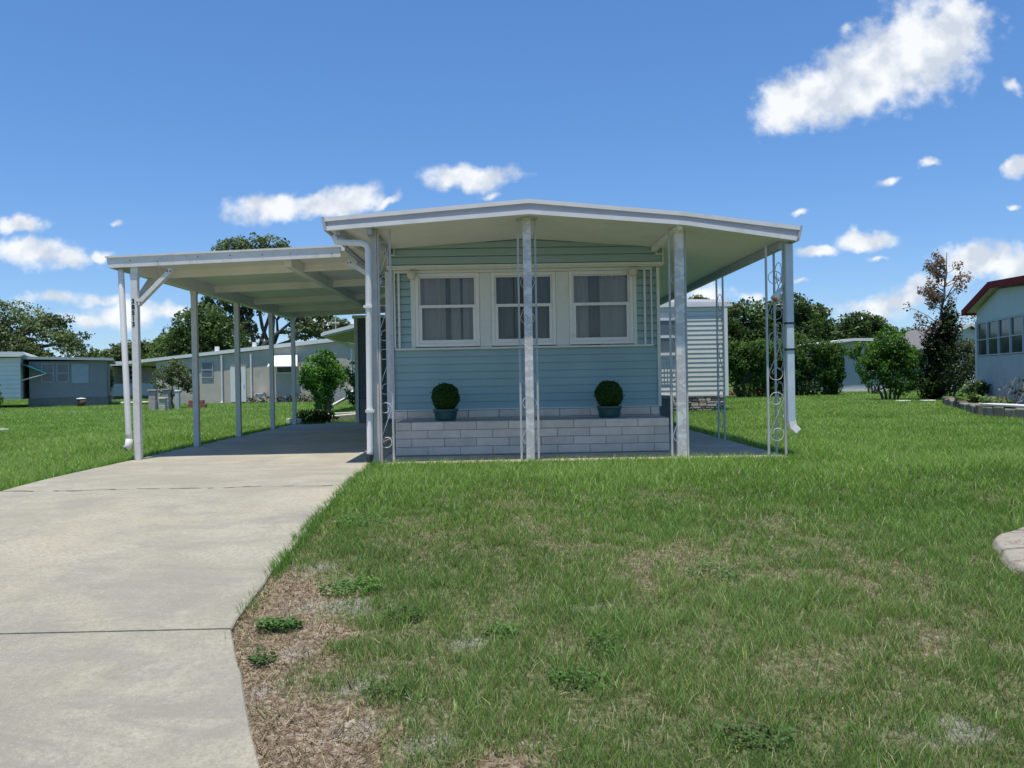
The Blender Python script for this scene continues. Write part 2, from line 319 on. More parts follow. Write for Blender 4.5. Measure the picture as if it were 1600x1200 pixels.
def concrete_mat(name, base, speck):
    m = bpy.data.materials.new(name); m.use_nodes = True; nt = m.node_tree; N = nt.nodes.new; L = nt.links.new
    p = nt.nodes['Principled BSDF']; p.inputs['Roughness'].default_value = .9; p.inputs['Specular IOR Level'].default_value = .2
    g = N('ShaderNodeNewGeometry')
    def noise(s, d=6, r=.6, dist=0, stretch=None):
        n = N('ShaderNodeTexNoise'); n.inputs['Scale'].default_value = s; n.inputs['Detail'].default_value = d; n.inputs['Roughness'].default_value = r; n.inputs['Distortion'].default_value = dist
        if stretch:
            mp = N('ShaderNodeMapping'); mp.inputs['Scale'].default_value = stretch; mp.inputs['Rotation'].default_value = (0, 0, .5); L(g.outputs['Position'], mp.inputs[0]); L(mp.outputs[0], n.inputs['Vector'])
        else: L(g.outputs['Position'], n.inputs['Vector'])
        return n.outputs['Fac']
    def rng_(f, a, b, lo, hi):
        q = N('ShaderNodeMapRange'); L(f, q.inputs[0]); q.inputs[1].default_value = a; q.inputs[2].default_value = b; q.inputs[3].default_value = lo; q.inputs[4].default_value = hi; return q.outputs[0]
    def mix(f, c0, c1, mode='MIX'):
        q = N('ShaderNodeMix'); q.data_type = 'RGBA'; q.blend_type = mode
        (L(f, q.inputs[0]) if not isinstance(f, (int, float)) else setattr(q.inputs[0], 'default_value', f))
        for i, c in ((6, c0), (7, c1)):
            if isinstance(c, tuple): q.inputs[i].default_value = (*c, 1)
            else: L(c, q.inputs[i])
        return q.outputs[2]
    c = mix(rng_(noise(1.1, 6, .6, .8), .38, .62, 0, 1), tuple(v*.80 for v in base), tuple(v*1.08 for v in base))
    c = mix(rng_(noise(.8, 9, .72, 1.5, (1, 2.6, 1)), .47, .60, 0, .8), c, (base[0]*.66, base[1]*.67, base[2]*.74))
    c = mix(rng_(noise(2.3, 8, .75, 1.0), .50, .62, 0, .55), c, tuple(v*.7 for v in base))
    sx = N('ShaderNodeSeparateXYZ'); L(g.outputs['Position'], sx.inputs[0])
    for tx in (-3.75, -2.25):                                                                                         # worn tyre tracks
        q = N('ShaderNodeMath'); q.operation = 'ADD'; q.inputs[1].default_value = -tx; L(sx.outputs[0], q.inputs[0]); q2 = N('ShaderNodeMath'); q2.operation = 'ABSOLUTE'; L(q.outputs[0], q2.inputs[0])
        q3 = N('ShaderNodeMath'); q3.operation = 'MULTIPLY'; L(rng_(q2.outputs[0], .05, .38, .42, 0), q3.inputs[0]); L(rng_(noise(1.7, 6, .7), .35, .65, .2, 1), q3.inputs[1]); c = mix(q3.outputs[0], c, tuple(v*.74 for v in base))                 # grey mildew streaks
    c = mix(rng_(noise(.55, 5, .6, .5), .52, .66, 0, .6), c, (base[0]*1.18, base[1]*1.14, base[2]*1.02))          # bleached areas
    vo = N('ShaderNodeTexVoronoi'); vo.inputs['Scale'].default_value = 85; L(g.outputs['Position'], vo.inputs['Vector'])
    sel = N('ShaderNodeSeparateColor'); L(vo.outputs['Color'], sel.inputs[0])
    chip = N('ShaderNodeMath'); chip.operation = 'MULTIPLY'; L(rng_(vo.outputs['Distance'], .25, .38, 1, 0), chip.inputs[0]); L(rng_(sel.outputs[0], .62, .8, 0, 1), chip.inputs[1])
    dens = N('ShaderNodeMath'); dens.operation = 'MULTIPLY'; L(chip.outputs[0], dens.inputs[0]); L(rng_(noise(1.6, 4), .42, .62, speck*.35, speck), dens.inputs[1])
    c = mix(dens.outputs[0], c, (.62, .59, .51))                                                                      # exposed shell chips
    pit = N('ShaderNodeMath'); pit.operation = 'MULTIPLY'; L(rng_(vo.outputs['Distance'], .2, .4, 1, 0), pit.inputs[0]); L(rng_(sel.outputs[1], .8, .9, 0, .55), pit.inputs[1])
    c = mix(pit.outputs[0], c, tuple(v*.5 for v in base))
    c = mix(rng_(noise(190, 3, .7), .35, .65, .0, .5), c, tuple(v*.6 for v in base))
    c = mix(rng_(noise(34, 6, .85), .47, .57, .0, .6), c, tuple(v*.62 for v in base))
    c = mix(rng_(noise(2.1, 5, .6, .8), .62, .74, 0, .28), c, tuple(v*.38 for v in base))                            # old oil drips
    L(c, p.inputs['Base Color'])
    b = N('ShaderNodeBump'); b.inputs['Strength'].default_value = .9; b.inputs['Distance'].default_value = .012; L(noise(120, 6, .7), b.inputs['Height']); L(b.outputs[0], p.inputs['Normal'])
    return m
CONCRETE = concrete_mat('drive_concrete', (.495, .455, .355), .75)
PATIO = concrete_mat('patio_concrete', (.72, .575, .44), .12)  # concrete of the roofed slabs, with fill light put into its paler base

def slab(name, xl, xr, y0, y1, m, step=.15, drop=.08):
    """a cast slab that follows the fall of the ground; xl/xr may be functions of y"""
    ys = np.linspace(y0, y1, max(2, int((y1-y0)/step)+1)); mb = MB(); v = []
    fl = xl if callable(xl) else (lambda y: xl); fr = xr if callable(xr) else (lambda y: xr); n = 12; k = n+5
    for y in ys:
        z = float(gz(y)); a, b = fl(y), fr(y)
        row = [(a, y, z-drop), (a, y, z-.008), (a+.008, y, z)]+[(a+.008+(b-a-.016)*i/n, y, z) for i in range(1, n)]+[(b-.008, y, z), (b, y, z-.008), (b, y, z-drop)]
        v += row
    k = len(row); f = [(j*k+i, j*k+i+1, (j+1)*k+i+1, (j+1)*k+i) for j in range(len(ys)-1) for i in range(k-1)]
    f += [tuple(range(k-1, -1, -1)), tuple((len(ys)-1)*k+i for i in range(k))]
    mb.add(v, f); o = mb.build(name, m); o['kind'] = 'structure'; return o
ap = lambda y: -1.44+(4.365-y)*.4167
wob = lambda y, s: .004*math.sin(y*3.1+s)+.004*math.sin(y*9.7+s*2)+.003*math.sin(y*23)
slab('driveway', lambda y: -4.72-(4.365-y)*.4167, lambda y: ap(y)+wob(y, 1), 1.7, 4.358, CONCRETE)
slab('driveway', -4.72, lambda y: -1.44+wob(y, 2), 4.374, 7.80, CONCRETE)
slab('driveway', -4.72, lambda y: -1.45+wob(y, 2), 7.807, 11.06, CONCRETE)
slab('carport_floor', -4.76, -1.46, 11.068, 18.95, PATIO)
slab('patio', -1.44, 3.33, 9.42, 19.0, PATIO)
# packed dirt in the joints
mb = MB(); mb.box(-4.6, -1.45, 4.35, 4.38, float(gz(4.36))-.05, float(gz(4.36))-.012); mb.box(-4.7, -1.47, 7.795, 7.812, float(gz(7.8))-.05, float(gz(7.8))-.010)
o = mb.build('joint_dirt', mat('joint_dirt', (.09, .08, .065), .95, .4, 30)); o['kind'] = 'structure'
# the wandering crack beside the upper joint
mb = MB(); pts = []; x = -4.70
while x < -1.5: pts.append((x, 7.80+.025*math.sin(x*5)+random.uniform(-.02, .02), 0)); x += random.uniform(.05, .12)
for a, b in zip(pts, pts[1:]):
    if random.random() < .72:
        w = random.uniform(.003, .011); za = float(gz(a[1]))+.004; zb = float(gz(b[1]))+.004
        mb.add([(a[0], a[1]-w, za), (b[0], b[1]-w, zb), (b[0], b[1]+w, zb), (a[0], a[1]+w, za)], [(0, 1, 2, 3)])
o = mb.build('driveway_crack', mat('crack_dirt', (.07, .065, .05), .95, .3, 30)); o['kind'] = 'structure'

# ------------------------------------------------------------------ grass
def leaf_strip_mesh(name, P, H, W, lean, col, m, kind='stuff'):
    """blades: base points P, height H, width W, lean vector, colour"""
    n = len(P); ang = rng.random(n)*2*np.pi; s = np.stack([np.cos(ang), np.sin(ang), 0*ang], -1)*(W/2)[:, None]
    up = np.array([0, 0, 1.0]); mid = P+lean*.35+up*(H*.55)[:, None]; tip = P+lean+up*H[:, None]
    V = np.stack([P-s, P+s, mid+s*.75, mid-s*.75, tip], 1).reshape(-1, 3)
    b = np.arange(n)*5; loops = np.stack([b, b+1, b+2, b+3, b+3, b+2, b+4], -1).ravel()
    ls = np.stack([np.arange(n)*7, np.arange(n)*7+4], -1).ravel()
    me = bpy.data.meshes.new(name); me.vertices.add(len(V)); me.vertices.foreach_set('co', V.astype(np.float32).ravel())
    me.loops.add(len(loops)); me.loops.foreach_set('vertex_index', loops.astype(np.int32)); me.polygons.add(len(ls)); me.polygons.foreach_set('loop_start', ls.astype(np.int32)); me.update(calc_edges=True)
    a = me.color_attributes.new('tint', 'FLOAT_COLOR', 'POINT'); c = np.repeat(np.concatenate([col, np.ones((n, 1))], 1), 5, 0); a.data.foreach_set('color', c.astype(np.float32).ravel())
    o = link_mesh(name, me, m); o['kind'] = kind; return o

def allowed(x, y, pad=0.0):
    edge = np.where(y < 4.365, -1.44+(4.365-y)*.4167, -1.45)
    drive = (x > -4.73) & (x < edge-.10*np.clip(fbm(y*3, x*0+y, 2.2, 77, 3)-.42, 0, 1)) & (y < 18.95)
    patio = (x >= -1.6) & (x < 3.33) & (y > 9.43) & (y < 19.05)
    house = (x > -3.3) & (x < 3.4) & (y > 18.5) & (y < 24)
    grey = (x > 2.9) & (x < 6.15) & (y > 21.9) & (y < 32)
    a = np.array([13.15, 22.6]); b = np.array([11.4, 16.0]); side = (b[0]-a[0])*(y-a[1])-(b[1]-a[1])*(x-a[0])
    hr = (x > 10.2) & (y < 24.0) & (y > 14) & (x > 10.1+np.clip(y-16.5, 0, 9)*.42)
    ring = np.hypot(x-3.91, y-4.98) < .74
    return ~(drive | patio | house | grey | hr | ring)

def make_grass():
    M = 1300000; y = 3.0+rng.random(M)*0
    # sample depth with density falling off with distance
    u = rng.random(M); yy = np.linspace(2.9, 62, 4000); dens = (1.35*yy+1.2)*np.minimum(1, (4.6/yy)**1.85); cdf = np.cumsum(dens); cdf /= cdf[-1]
    y = np.interp(u, cdf, yy); half = .66*y+.7; x = (rng.random(M)*2-1)*half+.02*y
    ok = allowed(x, y); x, y = x[ok], y[ok]
    d = dead(x, y); tuft = fbm(x, y, 7.0, 21, 2); big = fbm(x, y, .9, 22, 3)
    p = (1-d)**1.2*np.where(y < 8, .25+1.5*sstep(.38, .66, tuft), 1.0)
    ok = rng.random(len(x)) < p; x, y, d, big, tuft = x[ok], y[ok], d[ok], big[ok], tuft[ok]
    n = len(x); k = np.maximum(1, (y/4.6)**.88)
    H = (.035+.055*rng.random(n)**1.3)*(.75+.6*big)*np.where(y > 8, 1.05, .9)*(1-.35*d)
    edge_patio = ((y > 9.0) & (y < 9.43) & (x > -1.5) & (x < 3.4)); H = np.where(edge_patio, H*1.2, H)
    W = .0034*k*(.7+.7*rng.random(n))
    la = rng.random(n)*2*np.pi; lm = H*(.25+.75*rng.random(n)); lean = np.stack([np.cos(la)*lm, np.sin(la)*lm, 0*la], -1)
    pal = np.array([(.095, .17, .036), (.155, .265, .056), (.215, .335, .085), (.30, .40, .15), (.42, .36, .22)])
    q = np.clip(1.35+1.5*(big-.5)*2+rng.normal(0, .75, n)+.35*(y > 8.0), 0, 3); i = q.astype(int); f = (q-i)[:, None]
    col = pal[i]*(1-f)+pal[np.minimum(i+1, 3)]*f
    thin = sstep(7.5, 4.5, y)[:, None]; col = col*(1-.45*thin)+np.array([.14, .205, .085])*(.45*thin)
    dry = rng.random(n) < (.03+.30*d+.06*sstep(7, 4, y)); col[dry] = pal[4]*(.6+.7*rng.random((dry.sum(), 1)))
    pale = rng.random(n) < .10; col[pale] = np.array([.36, .43, .22])
    col *= (.62+.9*rng.random((n, 1))**1.3)
    P = np.stack([x, y, gz(y)-.032], -1)
    o = leaf_strip_mesh('lawn_grass', P, H, W, lean, col, LEAF)
    # longer tufts hanging over the slab edges
    m = 9000; y = 4.2+rng.random(m)*5.2; left = rng.random(m) < .35; y = np.where(left, 6.5+rng.random(m)*12, y); x = np.where(left, -4.77+.05*rng.random(m), -1.47+.10*rng.random(m))
    ok = (rng.random(m) < 1.6*(fbm(x*0, y, 3.0, 91, 3)-.28)) & (left | (rng.random(m) < sstep(4.2, 5.6, y)+.12)); x, y, left = x[ok], y[ok], left[ok]; m = len(x)
    H = .04+.06*rng.random(m); W = .0035*np.maximum(1, (y/4.6)**.88)*(.7+.7*rng.random(m)); lm = H*(.3+.9*rng.random(m)); ly = rng.normal(0, .5, m); lean = np.stack([np.where(left, 1, -1)*lm*rng.random(m), ly*lm, 0*lm], -1)
    cc = np.array([.12, .23, .05])*(.55+1.0*rng.random((m, 1))); leaf_strip_mesh('edge_grass', np.stack([x, y, gz(y)-.03], -1), H, W, lean, cc, LEAF)
    # short thatch and creeping runners under the thin lawn
    m = 330000; x = (rng.random(m)*2-1)*5.8+.1; y = 3.0+rng.random(m)**1.25*5.2; ok = allowed(x, y) & (np.abs(x) < .66*y+.7); x, y = x[ok], y[ok]; d = dead(x, y)
    ok = rng.random(len(x)) < np.clip(.95-.35*d, 0, 1); x, y, d = x[ok], y[ok], d[ok]; m = len(x)
    H = .008+.022*rng.random(m); W = .0022+.0022*rng.random(m); la = rng.random(m)*6.283; lm = H*(.8+1.6*rng.random(m)); lean = np.stack([np.cos(la)*lm, np.sin(la)*lm, 0*la], -1)
    pal = np.array([(.055, .105, .025), (.09, .15, .045), (.17, .155, .08), (.30, .24, .15), (.13, .085, .055)]); q = rng.random(m)*.75+d*1.15+.8*(fbm(x, y, 2.7, 44, 3)-.45); i = np.clip((q*2).astype(int), 0, 3); i = np.where(rng.random(m) < .04+.18*d, 4, i)
    leaf_strip_mesh('lawn_thatch', np.stack([x, y, gz(y)-.028], -1), H, W, lean, pal[i]*(.6+.8*rng.random((m, 1))), LEAF)
    return n
make_grass()

def make_straw():
    n = 46000; x = -1.5+rng.random(n)**1.5*6.0; y = 2.9+rng.random(n)*4.6
    ok = allowed(x, y); x, y = x[ok], y[ok]; d = dead(x, y); ok = rng.random(len(x)) < d**1.6; x, y = x[ok], y[ok]; n = len(x)
    a = rng.random(n)*2*np.pi; ln = .005+.05*rng.random(n)**4.5; w = .0009+.0016*rng.random(n)**1.5
    mx = np.stack([np.cos(a)*ln, np.sin(a)*ln, rng.normal(0, .006, n)], -1); s = np.stack([-np.sin(a), np.cos(a), 0*a], -1)*w[:, None]
    P = np.stack([x, y, gz(y)-.018+rng.random(n)*.012], -1); V = np.stack([P-mx-s, P+mx-s, P+mx+s, P-mx+s], 1).reshape(-1, 3)
    me = bpy.data.meshes.new('straw_litter'); f = np.arange(n*4).reshape(-1, 4); me.from_pydata(V.tolist(), [], f.tolist())
    c = np.array([.44, .35, .24])*(.25+1.15*rng.random((n, 1))**1.4)*np.array([1, 1, 1]); at = me.color_attributes.new('tint', 'FLOAT_COLOR', 'POINT')
    at.data.foreach_set('color', np.repeat(np.concatenate([c, np.ones((n, 1))], 1), 4, 0).astype(np.float32).ravel())
    o = link_mesh('straw_litter', me, LEAF); o['kind'] = 'stuff'
make_straw()

def make_weeds():
    V = []; C = []; F = []; k = 0
    for cx, cy, rx, ry, n, bright in [(-.92, 4.92, .2, .13, 420, 1.0), (-.02, 4.28, .1, .06, 120, .8), (.5, 4.1, .1, .13, 170, .6), (.34, 3.78, .14, .08, 190, .7), (1.3, 5.06, .17, .15, 220, .75), (-.55, 4.5, .14, .08, 150, .5), (1.0, 3.3, .16, .1, 200, .6), (-1.1, 6.3, .25, .14, 300, .85), (-.52, 3.72, .13, .06, 110, .5), (-1.2, 4.4, .13, .05, 420, .75), (-1.18, 4.05, .07, .07, 130, .5)]:
        for j in range(n):
            a = random.random()*6.283; r = math.sqrt(random.random()); x = cx+rx*r*math.cos(a); y = cy+ry*r*math.sin(a)
            z = float(gz(y))-.02+random.uniform(.005, .05); s = random.uniform(.006, .014); b = random.random()*6.283; tz = random.uniform(-.5, .5)
            d = Vector((math.cos(b), math.sin(b), tz))*s; e = Vector((-math.sin(b), math.cos(b), random.uniform(-.4, .4)))*s*.8; p = Vector((x, y, z))
            V += [p-d, p+e, p+d, p-e]; F.append((k, k+1, k+2, k+3)); k += 4
            t = bright*random.uniform(.7, 1.2); C += [(.10*t, .24*t, .04*t)]*4
    mb = MB(); mb.v = [tuple(v) for v in V]; mb.f = F; mb.c = C; o = mb.build('broadleaf_weeds', LEAF, col=True); o['kind'] = 'stuff'
make_weeds()

# ------------------------------------------------------------------ the aqua home
HX0, HX1, HY = -1.44, 2.165, 11.05
home = thing('mobile_home', 'aqua sided mobile home with three white windows under a white porch roof', 'mobile home', (.36, HY, 0))
mb = MB(); mb.lap(HX0+.05, HX1-.04, HY, .55, 1.36, .105, .007, .0035); mb.build('front_siding', AQUA, home)
for a, b in ((HX0+.05, -1.10), (1.83, HX1-.04)): mb = MB(); mb.lap(a, b, HY, 1.36, 2.47, .105, .014); mb.build('side_siding', AQUA, home)
# body shell behind the front (side walls, back wall, ceiling)
mb = MB(); mb.box(HX0, HX0+.05, HY+.06, 19, .4, 2.75); mb.box(HX1-.05, HX1, HY+.06, 19, .4, 2.75); mb.box(HX0+.05, HX1-.05, 18.95, 19, .4, 2.75); mb.box(HX0+.05, HX1-.05, HY+.06, 18.95, .4, .5)
mb.build('side_wall', AQUA, home)
mb = MB(); mb.box(HX0+.06, HX1-.06, 13.2, 13.25, .5, 2.7); mb.build('inner_wall', mat('inner_wall', (.25, .23, .2), .8), home)
# overhanging upper band with rising top
peakx = .37
def soff(x):      # underside of the porch roof
    xs = [-1.90, .37, 2.102, 3.39]; zs = [2.655, 2.80, 2.66, 2.46]; return float(np.interp(x, xs, zs))
mb = MB(); BY = 10.93; z0 = 2.47; x = [HX0+.01, peakx, HX1+.03]; nlap = 4; h = .105
for i in range(nlap):
    a = z0+i*h; b = a+h; top = [soff(xx)+.03 for xx in x]; g1 = a+.010
    pa = [(xx, BY-.014, min(g1, t)) for xx, t in zip(x, top)]; pb = [(xx, BY, min(b, t)) for xx, t in zip(x, top)]; pr = [(xx, BY+.02, min(g1, t)) for xx, t in zip(x, top)]; pc = [(xx, BY+.02, min(b, t)) for xx, t in zip(x, top)]
    for A_, B_ in ((pa, pb), (pr, pa), (pb, pc)): mb.add(A_+B_, [(0, 1, 4, 3), (1, 2, 5, 4)])
mb.prism([(HX0+.01, z0), (HX1+.03, z0), (HX1+.03, soff(HX1)+.03), (peakx, soff(peakx)+.03), (HX0+.01, soff(HX0)+.03)], 'y', BY+.021, HY+.1)
mb.build('upper_band', AQUA_BAND, home)
mb = MB(); mb.box(HX0-.02, HX1+.05, BY-.03, HY+.02, 2.435, 2.468); mb.box(HX0-.01, HX1+.03, BY-.02, HY, 2.415, 2.434); mb.build('band_trim', TRIM, home, bevel=.004)
for sx in (HX0, HX1+.03):
    mb = MB(); s = 1 if sx < 0 else -1
    mb.box(sx-.008, sx+.008, BY-.035, BY-.012, 2.47, soff(sx)+.02); mb.box(min(sx, sx+s*.10), max(sx, sx+s*.10), BY-.04, BY-.0125, soff(sx)-.085, soff(sx)-.068); mb.box(sx+s*.085-.008, sx+s*.085+.008, BY-.04, BY-.0125, soff(sx)-.068, soff(sx)+.01)
    mb.build('drip_rail', TRIM, home)
# corner trims
mb = MB(); mb.box(HX0-.055, HX0+.048, HY-.035, HY+.06, .45, 2.41); mb.build('corner_trim', mat('pinkish_white_trim', (.62, .60, .58), .5, .08, 5, stain=(.4, .38, .34), stain_scale=4, stain_amt=.3), home, bevel=.006)
mb = MB(); mb.box(HX1-.038, HX1+.004, HY-.03, HY+.06, .55, 2.41); mb.build('corner_trim', TRIM, home, bevel=.004)
# sill line and outline trims round the window group
mb = MB(); mb.box(-1.375, 2.075, HY-.05, HY-.011, 1.355, 1.382); mb.build('sill_trim', TRIM, home, bevel=.004)
for a in (-1.372, -1.315, 2.055, 1.965):
    mb = MB(); w = .02 if a in (-1.372, 2.055) else .028; mb.box(a-w/2, a+w/2, HY-.045, HY-.012, 1.384, 2.412); mb.build('vertical_trim', TRIM, home)
# header above windows and mullion covers
WZ0, WZ1 = 1.395, 2.375
mb = MB(); mb.box(-1.36, 2.06, HY-.042, HY-.006, WZ1+.003, 2.413); mb.build('window_header', TRIM, home)
def mull(x0, x1):
    mb = MB(); mb.box(x0, x1, HY-.022, HY+.03, 1.384, WZ1); mb.build('mullion_cover', TRIM, home, bevel=.003)
WINS = [(-1.10, -.245), (-.085, .775), (.955, 1.81)]
mull(-.243, -.087); mull(.777, .953); mull(-1.16, -1.102); mull(1.812, 1.86)
CURT = mat('grey_lilac_curtain', (.78, .63, .54), .9, .12, 3, stretch=(8, 1, .3)); SHEER = mat('brown_sheer_curtain', (.33, .26, .19), .9, .2, 5, stretch=(5, 1, .6), stain=(.24, .19, .13), stain_scale=2, stain_amt=.7); REFL_STRIP = mat('tan_reflection_strip', (.34, .275, .19), .9, .15, 4)  # tan strips stand in for brown bands reflected in the glass
for wi, (a, b) in enumerate(WINS):
    w = MB(); y0, y1 = HY-.03, HY+.04; t = .045
    w.box(a, a+t, y0, y1, WZ0, WZ1); w.box(b-t, b, y0, y1, WZ0, WZ1); w.box(a+t, b-t, y0, y1, WZ0, WZ0+t); w.box(a+t, b-t, y0, y1, WZ1-t, WZ1)
    wo = w.build('window', WHITE, home, bevel=.004)
    zm = 1.935
    up = MB(); u0, u1 = HY+.005, HY+.03; s = .022; A, B = a+t+.001, b-t-.001
    up.box(A, A+s, u0, u1, zm-.02, WZ1-t-.001); up.box(B-s, B, u0, u1, zm-.02, WZ1-t-.001); up.box(A+s, B-s, u0, u1, zm-.02, zm+.02); up.box(A+s, B-s, u0, u1, WZ1-t-.018, WZ1-t-.001)
    up.build('upper_sash', WHITE, wo, bevel=.002)
    lo = MB(); l0, l1 = HY-.022, HY+.003; s = .042
    lo.box(A, A+s, l0, l1, WZ0+t+.001, zm+.018); lo.box(B-s, B, l0, l1, WZ0+t+.001, zm+.018); lo.box(A+s, B-s, l0, l1, zm-.022, zm+.018); lo.box(A+s, B-s, l0, l1, WZ0+t+.001, WZ0+t+.045)
    lo.build('lower_sash', WHITE, wo, bevel=.002)
    mb = MB(); mb.box(A+.02, B-.02, HY+.012, HY+.016, zm+.015, WZ1-t-.01); mb.build('pane', GLASS, wo)
    mb = MB(); mb.box(A+.03, B-.03, HY-.012, HY-.008, WZ0+t+.02, zm-.015); mb.build('pane', GLASS, wo)
    def curtain(x0, x1, m, amp=.010, wl=.085, yy=HY+.085):
        n = max(4, int((x1-x0)/.008)); xs = [x0+(x1-x0)*i/n for i in range(n+1)]
        ph = random.random()*6; V = [(xx, yy+amp*math.sin(xx/wl*6.283+ph+.9*math.sin(xx*17)), z) for z in (WZ0-.02, WZ1+.02) for xx in xs]
        c = MB(); c.add(V, [(i, i+1, i+n+2, i+n+1) for i in range(n)]); c.build('curtain', m, wo, smooth=True)
    if wi == 0:
        curtain(a, a+.40, CURT); curtain(a+.385, a+.48, REFL_STRIP, .01, .1, HY+.12); curtain(a+.47, a+.60, CURT); curtain(a+.59, a+.64, REFL_STRIP, .008, .08, HY+.12); curtain(a+.63, b, CURT)
    elif wi == 1: curtain(a, b, SHEER, .008, .2)
    else:
        curtain(a, a+.27, CURT); curtain(a+.26, a+.43, REFL_STRIP, .012, .1, HY+.12); curtain(a+.42, b, CURT)
# round cream lamps at the window corners
for xx in (-1.13, 1.80):
    f = MB(); f.lathe([(.01, -.062), (.045, -.05), (.062, -.02), (.062, .015), (.048, .045), (.02, .058)], (xx, HY-.13, 2.345), 18)
    lo = f.build('porch_lamp', mat('cream_lamp', (.62, .58, .48), .5, .1, 8), home, smooth=True)
    f = MB(); f.bar((xx, HY-.13, 2.39), (xx, HY-.05, 2.405), .03, .03); f.box(xx-.04, xx+.04, HY-.055, HY-.043, 2.36, 2.412); f.build('lamp_bracket', TRIM, lo)
# block skirt course behind planter
def blocks(mb, x0, x1, y0, y1, zs, ch=.104, L_=.406, start=0.0, joint=.006):
    for r, z in enumerate(zs):
        x = x0-(L_/2 if (r+start) % 2 else 0)
        while x < x1-.02:
            a, b = max(x, x0), min(x+L_, x1)
            if b-a > .03:
                t = random.uniform(.90, 1.08); tc = (t*random.uniform(.99, 1.01), t, t*random.uniform(.98, 1.01)); dy = random.uniform(-.004, .004)
                mb.box(a+joint/2, b-joint/2, y0+dy, y1, z+joint/2, z+ch-joint/2, tc)
            x += L_
mb = MB(); blocks(mb, HX0+.01, HX1-.03, HY-.03, HY+.10, [.44], start=1); mb.box(HX0+.05, HX1-.05, HY-.02, HY+.08, 0, .44, (1, 1, 1)); mb.build('block_skirt', BLOCK, home, bevel=.006, col=True)
mb = MB(); mb.box(HX0+.05, HX1-.04, HY-.035, HY-.008, .545, .562); mb.build('skirt_flashing', TRIM, home)
# roof over porch, home and side patio
prof_t = [(-1.91, 2.772), (.37, 2.945), (2.103, 2.776), (3.405, 2.595)]
prof_b = [(-1.885, 2.66), (.37, 2.805), (2.102, 2.665), (3.38, 2.462)]
mb = MB(); mb.prism([(x, z-.02) for x, z in prof_t]+[(x, z) for x, z in reversed(prof_b)], 'y', 9.275, 19.6); mb.build('roof', SOFFIT, home)
ROOFTOP = mat('white_roof_coating', (.72, .73, .74), .6, .08, 1.5)
mb = MB(); mb.prism([(x, z+.004) for x, z in prof_t]+[(x, z-.018) for x, z in reversed(prof_t)], 'y', 9.262, 19.62); mb.build('roof_skin', ROOFTOP, home)
def strip(mb, pts_t, pts_b, y0, y1):
    for (a, b), (c, d) in zip(zip(pts_t, pts_t[1:]), zip(pts_b, pts_b[1:])):
        mb.prism([a, b, d, c], 'y', y0, y1)
off = lambda P, dz: [(x, z+dz) for x, z in P]
mb = MB(); lo_ = [(-1.89, 2.637), (.37, 2.788), (2.101, 2.641), (3.385, 2.442)]
strip(mb, off(prof_t, -.03), off(lo_, .045), 9.245, 9.2735); fo = mb.build('fascia', FASCIA_SHADED, home)
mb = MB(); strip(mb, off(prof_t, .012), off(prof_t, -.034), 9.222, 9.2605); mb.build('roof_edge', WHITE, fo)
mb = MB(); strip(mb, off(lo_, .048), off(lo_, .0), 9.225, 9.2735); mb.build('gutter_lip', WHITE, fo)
mb = MB(); mb.prism([(3.405, 2.61), (3.44, 2.61), (3.40, 2.445), (3.372, 2.445)], 'y', 9.225, 19.6); mb.build('eave_fascia', FASCIA_SHADED, home)
mb = MB(); mb.prism([(-1.912, 2.79), (-1.95, 2.79), (-1.92, 2.64), (-1.888, 2.64)], 'y', 9.225, 19.6); mb.build('eave_fascia', FASCIA_SHADED, home)
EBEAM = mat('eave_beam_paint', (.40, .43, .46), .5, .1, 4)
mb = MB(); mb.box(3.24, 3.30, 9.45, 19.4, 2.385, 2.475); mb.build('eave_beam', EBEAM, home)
mb = MB(); mb.box(2.04, 2.10, 9.29, 10.9, 2.60, 2.66); mb.build('porch_beam', SOFFIT, home)
mb = MB(); mb.box(-1.46, -1.40, 9.29, 10.9, 2.60, 2.68); mb.build('porch_beam', EBEAM, home)
mb = MB(); mb.bar((-1.78, 9.30, 2.62), (-1.62, 10.85, 2.60), .05, .05); mb.build('porch_beam', EBEAM, home)

# ------------------------------------------------------------------ planter and topiaries
pl = thing('block_planter', 'long low planter of grey split face blocks along the front wall', 'planter', (.41, 10.6, 0))
mb = MB(); zs = [.012+.104*i for i in range(4)]
blocks(mb, -1.31, 2.13, 10.35, 10.47, zs); 
for r, z in enumerate(zs):
    for sx in (-1.31, 2.13):
        s = 1 if sx < 0 else -1; y = 10.475+(.2 if r % 2 else 0)-.2
        while y < 10.98:
            a, b = max(y, 10.475), min(y+.406, 10.98)
            if b-a > .03: t = random.uniform(.88, 1.08); mb.box(min(sx, sx+s*.1), max(sx, sx+s*.1), a+.004, b-.004, z+.004, z+.1, (t, t, t))
            y += .406
mb.build('block_wall', BLOCK, pl, bevel=.004, col=True)
mb = MB(); mb.box(-1.30, 2.12, 10.362, 10.972, .002, .425); mb.build('mortar_core', MORTAR, pl)
mb = MB(); mb.box(-1.29, 2.11, 10.40, 10.965, .4255, .432); mb.build('planter_fill', mat('pale_gravel', (.40, .37, .33), .95, .35, 40, bump=.8, bscale=90), pl)

